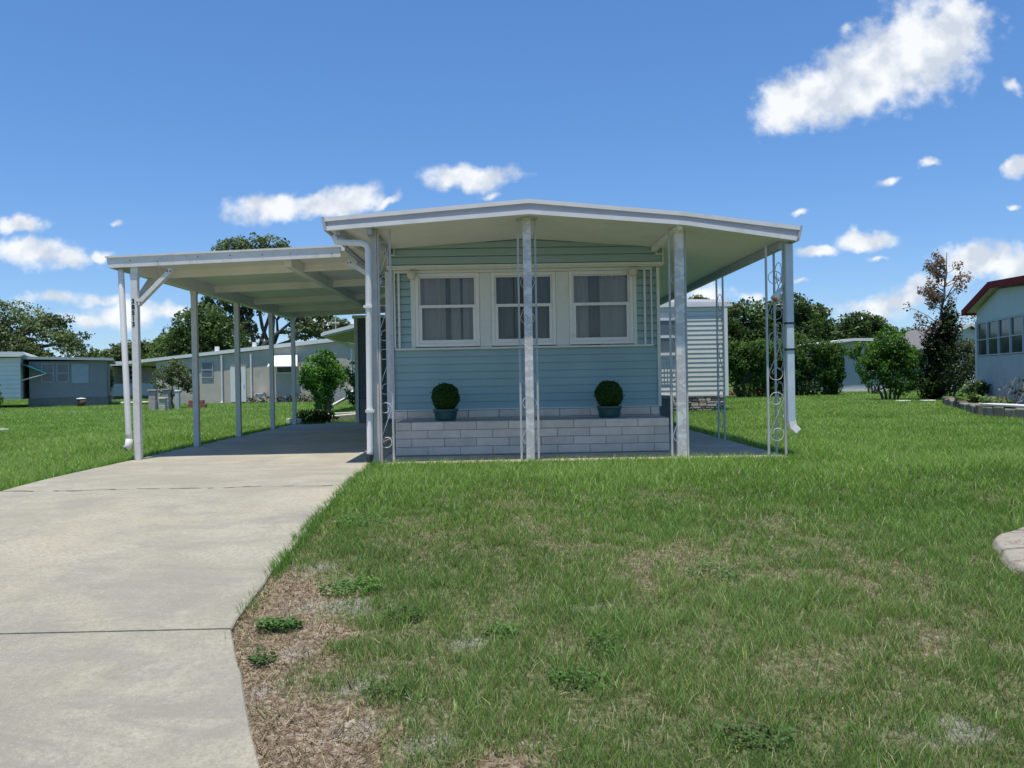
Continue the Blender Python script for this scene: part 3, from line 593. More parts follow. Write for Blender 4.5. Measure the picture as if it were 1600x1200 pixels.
def topiary(cx, cz, label, seed):
    t = thing('topiary', label, 'topiary', (cx, 10.56, cz), 'ball topiaries on the planter'); r = np.random.default_rng(seed)
    mb = MB(); mb.lathe([(.125, 0), (.13, .012), (.152, .115), (.165, .125), (.165, .15), (.150, .152), (.14, .12)], (cx, 10.56, cz), 24)
    mb.build('pot', mat('teal_glazed_pot', (.022, .085, .088), .35, .15, 8), t, smooth=True, bevel=.003)
    mb = MB(); C = Vector((cx, 10.56, cz+.30)); R = .172
    mb.lathe([(.001, -.16), (.10, -.13), (.155, -.05), (.16, .02), (.12, .11), (.001, .16)], C, 16, (.012, .035, .008))
    for k in range(5200):
        d = Vector(r.normal(size=3)).normalized(); p = C+d*R*((.94+.09*r.random()) if r.random() > .03 else 1.02+.14*r.random())*(1+.05*math.sin(d.x*5+seed*2)*math.cos(d.z*4+seed)); s = .009+.006*r.random()
        a = d.orthogonal().normalized(); a = (Matrix.Rotation(r.random()*6.28, 3, d) @ a); n = (d+Vector(r.normal(size=3))*.5).normalized(); a = (a-n*a.dot(n)).normalized(); b = n.cross(a)
        g = .45+.9*r.random(); mb.add([p-a*s, p+b*s*.6, p+a*s*1.2+d*.006, p-b*s*.6], [(0, 1, 2, 3)], (.04*g, .10*g, .018*g))
    mb.build('clipped_ball', LEAF, t, col=True)
topiary(-.69, .431, 'round clipped topiary in teal pot, nearer the carport end of the planter', 1)
topiary(1.405, .431, 'round clipped topiary in teal pot, nearer the corner with the open side patio', 2)

# ------------------------------------------------------------------ ironwork porch columns
IRON = mat('grey_painted_iron', (.52, .52, .51), .5, .12, 9, stain=(.25, .23, .2), stain_scale=12, stain_amt=.4)
IRONW = mat('white_painted_iron', (.66, .67, .67), .5, .1, 9)
def scroll(o, ux, w, z0, H):
    """S scroll in the vertical plane spanned by ux (unit) and z, between two rods w apart"""
    R = w*.42; pts = []
    c = (w/2, R)
    for i in range(25):
        t = i/24; a = math.pi+t*math.pi*2.1; r = R*(1-.55*max(0, t-.35)/.65); pts.append((c[0]+r*math.cos(a), c[1]+r*math.sin(a)))
    pts = pts[::-1]; top = [(w-p[0], H-p[1]) for p in pts[::-1]]
    P = pts+top; return [(o[0]+ux[0]*p[0], o[1]+ux[1]*p[0], z0+p[1]) for p in P]
def rods_panel(t, o, ux, w, ztop, m, pitch=.70, H=.56, rods=(True, True), first=.18):
    for k in (0, 1):
        if not rods[k]: continue
        x, y = o[0]+ux[0]*w*k, o[1]+ux[1]*w*k; mb = MB(); zt = ztop(x) if callable(ztop) else ztop
        mb.box(x-.011, x+.011, y-.011, y+.011, 0, zt); mb.build('rod', IRON, t)
    z = first; lim = (ztop(o[0]) if callable(ztop) else ztop)-.15
    while z+H < lim+.1:
        mb = MB(); mb.tube(scroll(o, ux, w, z, H), .0048, 5); mb.build('scroll', m, t, smooth=True); z += pitch
uz = lambda x: soff(x)+.002
c1 = thing('porch_column', 'pale blotchy porch column standing before the middle window', 'porch column', (.345, 9.5, 0), 'iron scroll porch columns')
mb = MB(); mb.box(.30, .395, 9.47, 9.54, 0, uz(.345)-.002); mb.build('post', BLOTCHY, c1, bevel=.004); rods_panel(c1, (.245, 9.575), (1, 0), .2, uz, IRONW)
mb = MB(); mb.box(.22, .47, 9.45, 9.60, soff(.345)-.012, soff(.345)-.001); mb.build('top_plate', IRON, c1)
c2 = thing('porch_column', 'pale blotchy porch column at the front wall corner, between topiary and open patio', 'porch column', (2.09, 9.5, 0), 'iron scroll porch columns')
mb = MB(); mb.box(2.045, 2.15, 9.47, 9.54, 0, uz(2.13)-.02); mb.build('post', BLOTCHY, c2, bevel=.004); rods_panel(c2, (2.0, 9.575), (1, 0), .185, lambda x: soff(x)-.01, IRONW)
c3 = thing('porch_column', 'grey porch column beside the white downspout and carport', 'porch column', (-1.40, 9.5, 0), 'iron scroll porch columns')
mb = MB(); mb.box(-1.445, -1.375, 9.47, 9.54, 0, uz(-1.42)); mb.box(-1.372, -1.352, 9.475, 9.535, 0, uz(-1.36)); mb.build('post', STEEL, c3, bevel=.004); rods_panel(c3, (-1.40, 9.575), (1, 0), .165, uz, IRONW, rods=(False, True), pitch=.62, H=.52)
c4 = thing('porch_column', 'open three rod scroll column at the outer patio corner', 'porch column', (3.22, 9.6, 0), 'iron scroll porch columns')
rods_panel(c4, (3.105, 9.5), (1, 0), .20, lambda x: 2.43, IRON, rods=(True, True)); rods_panel(c4, (3.305, 9.52), (0, 1), .30, 2.40, IRON, rods=(False, True), first=.3)
c5 = thing('porch_column', 'slim dark scroll column farther back along the side patio edge', 'porch column', (3.27, 12.15, 0), 'iron scroll porch columns')
rods_panel(c5, (3.27, 11.95), (0, 1), .34, 2.39, IRON)

# downspouts
ds = thing('downspout', 'white downspout from porch roof corner to the end of the drive', 'downspout', (-1.47, 9.38, 0))
def spout(pts, w, h): 
    mb = MB()
    for a, b in zip(pts, pts[1:]): mb.bar(a, b, w, h, up=(0, 1, 0) if abs(a[2]-b[2]) < .2 else (0, 1, 0))
    return mb
P_ = [(-1.83, 9.33, 2.60), (-1.80, 9.33, 2.53), (-1.70, 9.335, 2.518), (-1.52, 9.34, 2.508), (-1.47, 9.345, 2.485), (-1.452, 9.35, 2.43), (-1.462, 9.36, 1.4), (-1.475, 9.37, .16), (-1.49, 9.35, .06)]
mb = MB(); mb.tube(P_, .036, 10); mb.build('pipe', WHITE, ds, smooth=True)
mb = MB(); mb.tube([(-1.478, 9.366, .12), (-1.493, 9.345, .035)], .041, 10); mb.build('boot', BLACKR, ds)
for z in (1.78, .60): mb = MB(); mb.box(-1.512, -1.415, 9.315, 9.41, z, z+.03); mb.build('strap', WHITE, ds)
ds = thing('downspout', 'pale blue downspout strapped to the outer patio corner column', 'downspout', (3.34, 9.42, 0))
mb = MB(); mb.box(3.30, 3.385, 9.39, 9.455, .40, 2.44); mb.build('pipe', mat('pale_blue_pipe', (.55, .62, .66), .4, .08, 5, stain=(.72, .74, .75), stain_scale=5, stain_amt=.5), ds, bevel=.008)
mb = MB(); mb.bar((3.345, 9.423, .42), (3.365, 9.42, .32), .085, .065, up=(0, 1, 0)); mb.bar((3.36, 9.42, .345), (3.415, 9.41, .285), .08, .065, up=(0, 1, 0)); mb.build('elbow', WHITE, ds, bevel=.006)
for z in (1.52, 1.22): mb = MB(); mb.box(3.292, 3.392, 9.382, 9.463, z, z+.022); mb.build('strap', BLACKR, ds)

fl = thing('flood_lamp', 'small white outdoor lamp clipped to the scroll column at the patio corner', 'lamp', (3.27, 9.47, 1.85))
mb = MB(); o_ = Vector((3.225, 9.44, 1.86)); mb.tube([o_+Vector((-.045, -.02, -.05)), o_+Vector((-.01, 0, .01)), o_+Vector((.03, .01, .06))], [.055, .036, .02], 12); mb.build('shade', WHITE, fl, smooth=True)
mb = MB(); mb.tube([o_+Vector((-.055, -.026, -.062)), o_+Vector((-.035, -.015, -.035))], [.03, .035], 10); mb.build('bulb', mat('orange_bulb', (.55, .16, .08), .3, .1), fl, smooth=True)
mb = MB(); mb.tube([o_+Vector((.03, .01, .06)), (3.29, 9.47, 1.98), (3.30, 9.47, 2.05)], .012, 8); mb.box(3.27, 3.325, 9.455, 9.487, 2.0, 2.07); mb.build('bracket', STEEL, fl)
mb = MB(); mb.tube([o_+Vector((-.02, 0, -.07)), (3.26, 9.45, 1.755), (3.295, 9.45, 1.79)], .006, 6); mb.build('guard', WHITE, fl)

# ------------------------------------------------------------------ carport
cp = thing('carport', 'white flat roofed carport attached beside the aqua home', 'carport', (-3.3, 10.7, 0))
ct = lambda x: 2.595+(x+4.97)/(4.97-2.0)*.095      # top at front edge
cbm = lambda x: ct(x)-.14
mb = MB(); mb.prism([(-4.95, ct(-4.95)-.055), (-1.955, ct(-1.955)-.055), (-1.955, ct(-1.955)-.01), (-4.95, ct(-4.95)-.01)], 'y', 10.66, 18.9); mb.build('roof_panel', mat('cream_carport_ceiling', (.81, .80, .74), .5, .06, 1.5, stain=(.5, .48, .40), stain_scale=2, stain_amt=.35), cp)
mb = MB(); mb.prism([(-4.985, ct(-4.985)), (-2.0, ct(-2.0)), (-2.0, cbm(-2.0)), (-4.955, cbm(-4.955))], 'y', 10.62, 10.655); fo = mb.build('fascia', CARPORT_W, cp, bevel=.004)
mb = MB(); mb.prism([(-4.995, ct(-4.995)+.012), (-2.0, ct(-2.0)+.012), (-2.0, ct(-2)-.012), (-4.99, ct(-4.99)-.012)], 'y', 10.605, 10.618); mb.build('drip_edge', CARPORT_W, fo)
for k in range(7):
    xx = -4.7+k*.42+random.uniform(-.1, .1); zz = ct(xx)-.05-random.uniform(0, .05); mb = MB(); mb.box(xx-.006, xx+.006, 10.612, 10.619, zz, zz+.012); mb.build('rivet', mat('rust', (.18, .12, .09), .8), fo)
mb = MB(); mb.prism([(-4.985, ct(-4.985)), (-2.0, ct(-2.0)), (-2.0, cbm(-2.0)-.02), (-4.955, cbm(-4.955)-.02)], 'y', 18.905, 18.94); mb.build('back_fascia', CARPORT_W, cp)
mb = MB(); mb.prism([(-4.952, ct(-4.95)), (-4.985, ct(-4.985)), (-4.955, cbm(-4.955)), (-4.925, cbm(-4.925))], 'y', 10.657, 18.9); mb.build('side_gutter', CARPORT_W, cp)
CEIL = MATS['cream_carport_ceiling']
mb = MB(); mb.box(-4.70, -4.61, 10.665, 18.9, 2.39, ct(-4.65)-.056); mb.build('side_beam', CEIL, cp)
mb = MB(); mb.box(-2.80, -2.70, 10.90, 18.9, 2.475, ct(-2.75)-.056); mb.build('middle_beam', CEIL, cp)
for i, y in enumerate((11.6, 13.55, 15.7, 17.4)):
    mb = MB(); 
    for x0, x1 in ((-4.608, -2.802), (-2.698, -1.957)):
        mb.prism([(x0, ct(x0)-.056), (x1, ct(x1)-.056), (x1, ct(x1)-.165), (x0, ct(x0)-.165)], 'y', y, y+.05)
    mb.build('joist', CEIL, cp)
for i, y in enumerate((10.69, 12.75, 14.8, 17.0, 18.8)):
    mb = MB(); w = .042
    mb.box(-4.655-w, -4.655+w, y-.04, y+.04, 0, 2.389); mb.box(-4.655-w-.006, -4.655+w+.006, y-.046, y+.046, 2.33, 2.388)
    po = mb.build('post', CARPORT_W if i == 0 else mat('grey_white_post', (.64, .60, .55), .5, .08, 4, stain=(.4, .38, .33), stain_scale=4, stain_amt=.3), cp, bevel=.004)
    if i == 0:
        txt = MB()
        for k, ch in enumerate('38513'):
            cu = bpy.data.curves.new('digits', 'FONT'); cu.body = ch; cu.size = .078; cu.align_x = 'CENTER'; cu.offset = .0028; cu.extrude = .0015; cu.resolution_u = 4
            to = bpy.data.objects.new('digits', cu); COL.objects.link(to); dg = bpy.context.evaluated_depsgraph_get(); me = bpy.data.meshes.new_from_object(to.evaluated_get(dg)); COL.objects.unlink(to); bpy.data.objects.remove(to)
            M_ = Matrix.Translation((-4.667, y-.0425, 2.005-k*.0735)) @ Matrix.Rotation(math.radians(90), 4, 'X')
            txt.add([M_ @ v.co for v in me.vertices], [tuple(p.vertices) for p in me.polygons]); bpy.data.meshes.remove(me)
        txt.build('house_number', BLACKR, po)
for (a, b) in (((-4.62, 10.69, 1.99), (-4.17, 10.69, 2.44)), ((-4.655, 10.74, 2.02), (-4.655, 11.25, 2.40)), ((-1.50, 10.69, 2.22), (-1.93, 10.69, 2.50))):
    mb = MB(); mb.bar(a, b, .055, .085, up=(0, 1, 0) if a[0] != b[0] else (1, 0, 0)); br = mb.build('brace', CARPORT_W, cp, bevel=.003)
    if a[0] != b[0]:
        for q in ((Vector(b)-Vector(a))*.93+Vector(a), (Vector(b)-Vector(a))*.06+Vector(a)):
            for s in (-.02, .02): mb = MB(); mb.box(q.x+s-.009, q.x+s+.009, 10.64, 10.649, q.z-.009, q.z+.009); mb.build('bolt', mat('rust', (.18, .12, .09), .8), br)
ds = thing('downspout', 'white downspout leaning in beside the numbered carport post', 'downspout', (-4.80, 10.62, 0))
mb = MB(); mb.tube([(-4.84, 10.72, 2.46), (-4.835, 10.70, 2.40), (-4.735, 10.60, .34), (-4.73, 10.60, .24)], .038, 10); mb.build('pipe', WHITE, ds, smooth=True)
mb = MB(); mb.tube([(-4.731, 10.60, .27), (-4.735, 10.59, .19), (-4.762, 10.57, .15)], [.043, .045, .047], 10); mb.build('elbow', mat('pinkish_white_trim', (.6, .6, .6)), ds, smooth=True)
mb = MB(); mb.tube([(-4.762, 10.57, .15), (-4.767, 10.567, .146)], .038, 10); mb.build('outlet', BLACKR, ds)

# utility room at the carport's end
sh = thing('utility_room', 'dark slate sided utility room at the back end of the carport', 'shed', (-2.35, 18.97, 0))
mb = MB(); mb.lap(-3.22, -1.46, 18.99, .55, 2.40, .15, .012); mb.box(-3.22, -1.46, 19.05, 21, 0, 2.40); mb.build('wall', DARKSIDE, sh)
mb = MB(); mb.box(-3.20, -1.46, 18.975, 19.04, 0, .545); mb.build('block_base', mat('grey_block', (.22, .21, .2), .9, .2, 8, bump=.5), sh)
mb = MB(); mb.box(-3.30, -3.222, 18.96, 19.06, 0, 2.40); mb.build('corner_trim', mat('grey_white_post', (.5, .5, .5)), sh)
mb = MB(); mb.box(-3.34, -1.46, 18.95, 21.1, 2.401, 2.47); mb.build('roof', WHITE, sh)

# side stoop with white railing
st = thing('side_stoop', 'small dark block stoop with white railing beside the aqua home', 'stoop', (2.6, 14.9, 0))
mb = MB(); mb.box(2.17, 3.0, 14.2, 15.6, 0, .56); mb.build('block_base', mat('dark_block', (.14, .14, .145), .9, .2, 8, bump=.5), st)
mb = MB(); mb.box(2.17, 3.03, 14.17, 15.63, .561, .60); mb.build('deck', mat('grey_block', (.3, .3, .3)), st)
mb = MB(); mb.box(2.2, 3.0, 14.2, 14.24, 1.26, 1.30); mb.box(2.2, 3.0, 14.2, 14.24, .78, .81)
x = 2.24
while x < 2.99: mb.box(x, x+.018, 14.212, 14.228, .81, 1.26); x += .055
mb.box(2.96, 3.0, 14.24, 14.28, .60, 1.30); mb.box(2.2, 2.24, 14.24, 14.28, .60, 1.30)
mb.build('railing', WHITE, st)

# ------------------------------------------------------------------ foliage helpers
def leaf_mesh(name, blobs, n, size, pal, seed, parent=None, flat=.35, shell=.55, droop=0.0, holes=.42, m=None):
    """leaf-sized quads through blobs (cx,cy,cz,rx,ry,rz), denser near each blob's surface, thinned in pockets"""
    r = np.random.default_rng(seed); B = np.array(blobs, float); vol = (B[:, 3]*B[:, 4]*B[:, 5])**.67; pick = r.choice(len(B), n*2, p=vol/vol.sum())
    d = r.normal(size=(n*2, 3)); d /= np.linalg.norm(d, axis=1)[:, None]; rad = np.where(r.random(n*2) < shell, .82+.22*r.random(n*2), r.random(n*2)**.5)
    rad = rad*(.62+.85*fbm(d[:, 0]*2+pick*3.7, d[:, 1]*2+d[:, 2]*2.6, 1.1, seed+5, 3))
    b = B[pick]; P = b[:, :3]+d*rad[:, None]*b[:, 3:]
    s = 1.6/np.median(B[:, 3:5]); h = fbm(P[:, 0]+P[:, 2]*.7, P[:, 1]*.6+P[:, 2], s, seed+1, 3)
    keep = (h > holes-.06*r.random(n*2)); P = P[keep][:n]; rr = rad[keep][:n]; h = h[keep][:n]; d = d[keep][:n]; n = len(P)
    nrm = d*.6+r.normal(size=(n, 3))*.7+np.array([0, 0, flat]); nrm /= np.linalg.norm(nrm, axis=1)[:, None]
    a = np.cross(nrm, r.normal(size=(n, 3))); a /= np.linalg.norm(a, axis=1)[:, None]; c = np.cross(nrm, a)
    sz = size*(.6+.8*r.random(n)); a = a*sz[:, None]; c = c*(sz*.55)[:, None]
    V = np.stack([P-a, P+c, P+a, P-c], 1).reshape(-1, 3)
    pal = np.array(pal); clump = fbm(P[:, 0]+5, P[:, 1]+P[:, 2], s*1.7, seed+2, 2); q = np.clip((clump-.5)*3.2+.5+r.normal(0, .22, n), 0, .999)*(len(pal)-1); i = q.astype(int); f = (q-i)[:, None]
    col = pal[i]*(1-f)+pal[i+1]*f; col = col*(.75+.5*r.random((n, 1)))
    me = bpy.data.meshes.new(name); me.vertices.add(4*n); me.vertices.foreach_set('co', V.astype(np.float32).ravel()); me.loops.add(4*n); me.loops.foreach_set('vertex_index', np.arange(4*n, dtype=np.int32)); me.polygons.add(n); me.polygons.foreach_set('loop_start', np.arange(0, 4*n, 4, dtype=np.int32)); me.update(calc_edges=True)
    at = me.color_attributes.new('tint', 'FLOAT_COLOR', 'POINT'); at.data.foreach_set('color', np.repeat(np.concatenate([col, np.ones((n, 1))], 1), 4, 0).astype(np.float32).ravel())
    return link_mesh(name, me, m or LEAF, parent)

def limb(mb, a, b, r0, r1, seed, sag=.12, n=6):
    r = np.random.default_rng(seed); a = Vector(a); b = Vector(b); L_ = (b-a).length; k = Vector(r.normal(size=3))*L_*sag; pts = []
    for i in range(n):
        t = i/(n-1); p = a.lerp(b, t)+k*math.sin(math.pi*t)+Vector(r.normal(size=3))*L_*.02*(0 < i < n-1); pts.append(p)
    mb.tube(pts, [r0+(r1-r0)*i/(n-1) for i in range(n)], 6); return pts

def tree(name, label, cat, x, y, fork, tr, blobs, n, size, pal, seed, group=None, flat=.35, holes=.42, bark=None, trunks=1):
    t = thing(name, label, cat, (x, y, 0), group); mb = MB(); bl = [(x+b[0], y+b[1], b[2], b[3], b[4], b[5]) for b in blobs]
    size *= .68; n = int(n*1.9)
    for q in range(trunks):
        ox = (q-(trunks-1)/2)*tr*2.5; top = Vector((x+ox*1.8, y, fork)); limb(mb, (x+ox, y, -.05), top, tr*1.15, tr*.85, seed+q, .03)
    for i, b in enumerate(bl):
        c = Vector(b[:3]); base = Vector((x+((i % trunks)-(trunks-1)/2)*tr*4.5, y, fork)); P = limb(mb, base, c, tr*.62, tr*.16, seed*7+i, .10)
        for j in range(2):
            e = c+Vector(np.random.default_rng(seed*31+i*3+j).normal(size=3))*Vector(b[3:]).length*.22; limb(mb, P[3], e, tr*.22, tr*.07, seed*13+i*5+j, .08, 5)
    mb.build('trunk', bark or BARK, t, smooth=True)
    leaf_mesh('crown', bl, n, size, pal, seed, t, flat, holes=holes)
    return t

DARKG = [(.03, .055, .02), (.055, .095, .032), (.09, .145, .045)]
OAK = [(.065, .085, .042), (.11, .14, .068), (.17, .205, .10)]
MID = [(.045, .09, .024), (.08, .15, .04), (.13, .21, .06)]
BRIGHT = [(.04, .10, .02), (.08, .19, .03), (.14, .29, .05)]
OLIVE = [(.065, .085, .04), (.11, .14, .055), (.16, .195, .08)]
GREYG = [(.05, .06, .04), (.085, .10, .06), (.12, .14, .085)]

# ------------------------------------------------------------------ trees on the left
def clump(w, h0, h1, depth, k, seed, rmin=.28, rmax=.45):
    r = random.Random(seed); out = []
    for i in range(k):
        x = r.uniform(-w, w)*.75; z = r.uniform(h0, h1)*(1-.35*abs(x/w)); q = r.uniform(rmin, rmax)*w; out.append((x, r.uniform(-depth, depth), max(z, q*.5), q, q*.9, q*r.uniform(.55, .8)))
    return out
tree('oak_tree', 'broad feathery grey green oak at the far edge, beyond the blue grey house', 'tree', -45.5, 76, 3.0, .45, [(-4, 0, 5.5, 4.0, 3, 3), (0, 0, 6.6, 3.6, 3, 2.4), (3.2, 0, 5.4, 3.2, 3, 2.2), (5.6, 0, 3.8, 2.6, 2.5, 2.2), (1, -1, 3.4, 4, 3, 2.4), (-3, -1, 2.8, 4, 3, 2.4), (4.5, 1, 7.1, 1.5, 1.2, .6), (6.6, 0, 5.6, 1.5, 1.2, .6)], 13000, .22, OAK, 101, 'trees beyond the far houses', holes=.47)
tree('shade_tree', 'low dark rounded tree beside the grey green oak, above the dark doorway', 'tree', -43.5, 92, 2.5, .4, clump(6.5, 3, 5.8, 3, 7, 2), 9000, .30, OLIVE, 102, 'trees beyond the far houses')
tree('shade_tree', 'light green gap tree between two darker trees behind the round bush', 'tree', -39.3, 84, 2, .3, clump(3.4, 2, 3.9, 2, 5, 3), 4500, .26, MID, 103, 'trees beyond the far houses', holes=.45)
tree('shade_tree', 'hazy brownish tree beyond the numbered carport post', 'tree', -34, 92, 2.5, .4, clump(6.5, 3, 6.2, 3, 8, 4), 9000, .30, OLIVE, 104, 'trees beyond the far houses')
tree('shade_tree', 'dense dark green tree filling the gap behind the second carport post', 'tree', -21.8, 61, 2.2, .35, [(0, 0, 4.9, 2.0, 1.8, 1.7), (-1.3, 0, 3.3, 2.1, 1.8, 1.9), (1.3, 0, 3.5, 2.2, 1.8, 2.0), (-2.3, 0, 2.6, 1.4, 1.4, 1.5), (.3, 0, 2.5, 2.5, 2, 1.6)], 8500, .19, DARKG, 105, 'trees beyond the far houses', holes=.41)
tree('live_oak', 'tall oak with spreading dark limbs rising above the carport roof', 'tree', -18.6, 66, 3.2, .27, [(-2.0, 0, 11.2, 1.7, 1.5, 1.2), (.2, 0, 11.4, 1.6, 1.5, 1.3), (-3.8, 0, 10.4, 1.4, 1.2, .9), (1.6, 0, 10.9, 1.2, 1.1, 1.0), (-2.6, 1, 7.6, 2.4, 1.8, 1.5), (1.6, 0, 8.0, 2.2, 1.8, 1.3), (3.6, 0, 6.6, 1.8, 1.6, 1.1), (-1.8, 0, 5.2, 1.3, 1.3, .9), (5.4, 0, 5.2, 1.6, 1.5, .8), (3.0, -1, 5.0, 1.2, 1.2, .7), (7.3, 0, 4.4, 1.5, 1.2, .7), (-4.0, 0, 6.2, 1.7, 1.5, 1.5)], 10500, .20, OAK, 106, 'trees beyond the far houses', holes=.48, trunks=2, bark=mat('dark_bark', (.09, .08, .07), .9, .3, 6))
# trees on the right
tree('shade_tree', 'dark green tree mass behind the hedge, beside the grey sided home', 'tree', 19.5, 72, 2.2, .4, [(-3, 0, 4.4, 2.6, 2, 2.0), (0, 0, 5.2, 2.4, 2, 2.0), (2.4, 0, 5.3, 2.2, 2, 2.1), (-1, -1, 3, 3.4, 2, 2), (2.6, -1, 3, 2.6, 2, 2), (-4.6, 0, 3.6, 1.8, 1.5, 1.6)], 11000, .22, DARKG, 107, 'trees beyond the hedge', holes=.41)
tree('shade_tree', 'tallest dark tree of the right group, just past the outer patio corner column', 'tree', 25.2, 71, 2.5, .4, [(0, 0, 6.4, 1.7, 1.5, 1.4), (-1.0, 0, 4.8, 2.1, 1.6, 1.7), (1.2, 0, 4.6, 2.1, 1.6, 1.7), (0, -1, 2.8, 2.8, 2, 1.7)], 7500, .22, DARKG, 108, 'trees beyond the hedge', holes=.41)
tree('shade_tree', 'thin crowned tree with sky showing through, between two dark trees', 'tree', 28.3, 74, 3, .3, [(0, 0, 6.4, 1.5, 1.2, .8), (-.8, 0, 5.0, 1.6, 1.3, 1.3), (1.0, 0, 4.4, 1.5, 1.3, 1.3), (0, 0, 3, 2.3, 2, 1.5)], 3800, .25, OAK, 109, 'trees beyond the hedge', holes=.46)
tree('shade_tree', 'wide rounded dark tree behind the white shed roof', 'tree', 31.2, 71, 2, .35, [(0, 0, 4.7, 2.0, 1.7, 1.3), (-1.3, 0, 3.5, 1.9, 1.6, 1.5), (1.4, 0, 4.0, 1.7, 1.5, 1.3), (0, -1, 2.4, 2.8, 2, 1.5)], 8000, .21, DARKG, 110, 'trees beyond the hedge', holes=.40)
tree('shade_tree', 'distant tree filling the gap between the wide green bush and the dying tree', 'tree', 38.0, 75, 2, .3, [(0, 0, 3.4, 2.2, 1.8, 1.5), (-2.4, 0, 2.7, 1.9, 1.6, 1.4), (2.4, 0, 3.0, 2.0, 1.6, 1.5), (4.6, 0, 3.3, 1.9, 1.6, 1.6), (0, 0, 1.6, 3.5, 2, 1.4)], 7000, .22, MID, 112, 'trees beyond the hedge', holes=.41)
tree('shade_tree', 'small tree crown peeking over the roof of the grey sided home', 'tree', 17.0, 68, 4, .25, [(-.4, 0, 6.9, 1.0, .9, .6), (1.0, 0, 6.5, .9, .9, .5), (2.6, 0, 6.3, .7, .7, .5), (0, 0, 5.2, 1.4, 1.2, .9)], 2200, .22, OAK, 111, 'trees beyond the hedge', holes=.44)

# ------------------------------------------------------------------ houses on the left
def slat_window(parent, x0, x1, y, z0, z1, fm, pm, mid=True, t=.05, bars=0):
    mb = MB(); mb.box(x0, x0+t, y-.04, y, z0, z1); mb.box(x1-t, x1, y-.04, y, z0, z1); mb.box(x0+t, x1-t, y-.04, y, z0, z0+t); mb.box(x0+t, x1-t, y-.04, y, z1-t, z1)
    if mid: mb.box(x0+t, x1-t, y-.036, y-.004, (z0+z1)/2-t/2, (z0+z1)/2+t/2)
    for k in range(bars): q = x0+(x1-x0)*(k+1)/(bars+1); mb.box(q-t/3, q+t/3, y-.03, y-.006, z0+t, z1-t)
    w = mb.build('window', fm, parent); mb = MB(); mb.box(x0+t/2, x1-t/2, y-.02, y-.01, z0+t/2, z1-t/2); mb.build('pane', pm, w); return w
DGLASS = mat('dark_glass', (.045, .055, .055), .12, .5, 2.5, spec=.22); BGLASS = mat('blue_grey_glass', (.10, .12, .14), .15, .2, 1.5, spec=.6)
GREYW = mat('blue_grey_wall', (.30, .29, .30), .8, .08, 3); WSID = mat('white_siding', (.76, .74, .70), .55, .06, 3); BEIGE = mat('beige_stucco', (.52, .46, .38), .85, .10, 2, bump=.3, bscale=30, stain=(.30, .28, .24), stain_scale=1.0, stain_amt=.5)
BROWNB = mat('grey_brown_base', (.22, .20, .18), .9, .2, 5)
hA = thing('house', 'blue grey flat roofed house with teal awning at the far edge of the lawn', 'house', (-22.5, 40, 0))
MA = Matrix.Translation((-22.5, 40, 0)) @ Matrix.Rotation(math.radians(24), 4, 'Z')
def la(mb, name, m, parent=hA): return mb.build(name, m, parent, M=MA)
mb = MB(); mb.box(-.05, 3.3, 0, 8, .42, 2.2); la(mb, 'wall', GREYW)
mb = MB(); mb.box(-.1, 3.34, -.04, 8, -.05, .415); la(mb, 'foundation', BROWNB)
mb = MB(); mb.prism([(-.6, 2.44), (3.6, 2.34), (3.6, 2.22), (-.6, 2.31)], 'y', -.4, 8.5); la(mb, 'roof', mat('grey_green_roof', (.38, .42, .42), .6, .1))
for a, b in ((.45, 1.0), (1.1, 1.65)):
    mb = MB(); t = .05; mb.box(a, a+t, -.04, -.002, 1.17, 2.1); mb.box(b-t, b, -.04, -.002, 1.17, 2.1); mb.box(a+t, b-t, -.04, -.002, 1.17, 1.22); mb.box(a+t, b-t, -.04, -.002, 2.05, 2.1); mb.box(a+t, b-t, -.036, -.004, 1.6, 1.65); wo = la(mb, 'window', mat('grey_blue_frame', (.35, .38, .42), .6))
    mb = MB(); mb.box(a+.02, b-.02, -.022, -.012, 1.19, 2.08); la(mb, 'pane', BGLASS, wo)
mb = MB(); mb.box(1.75, 2.5, -.045, -.002, 1.12, 2.08); la(mb, 'shutter_panel', mat('pale_blue_panel', (.36, .42, .47), .6))
mb = MB(); mb.lap(-5, -.32, -.9, .5, 2.36, .2, .02); mb.box(-5, -.32, -.84, 6, .4, 2.36); la(mb, 'white_wing', WSID)
mb = MB(); mb.prism([(-5.4, 2.68), (-.15, 2.62), (-.10, 2.50), (-.3, 2.40), (-5.4, 2.40)], 'y', -1.2, 6.2); la(mb, 'wing_roof', WSID)
TEAL = mat('teal_canvas', (.03, .24, .28), .6, .08)
mb = MB(); A_ = [(-.31, -.8, 2.12), (-.31, .0, 2.12), (.75, .0, 1.62), (.75, -.8, 1.62)]; mb.add(A_+[(p[0], p[1], p[2]-.04) for p in A_], [(0, 3, 2, 1), (4, 5, 6, 7), (0, 4, 7, 3), (3, 7, 6, 2), (2, 6, 5, 1), (1, 5, 4, 0)]); aw = la(mb, 'awning', TEAL)
for v in (-.76, -.05):
    mb = MB(); mb.bar((.72, v, 1.6), (-.3, v, 1.3), .03); la(mb, 'awning_arm', WSID, aw)

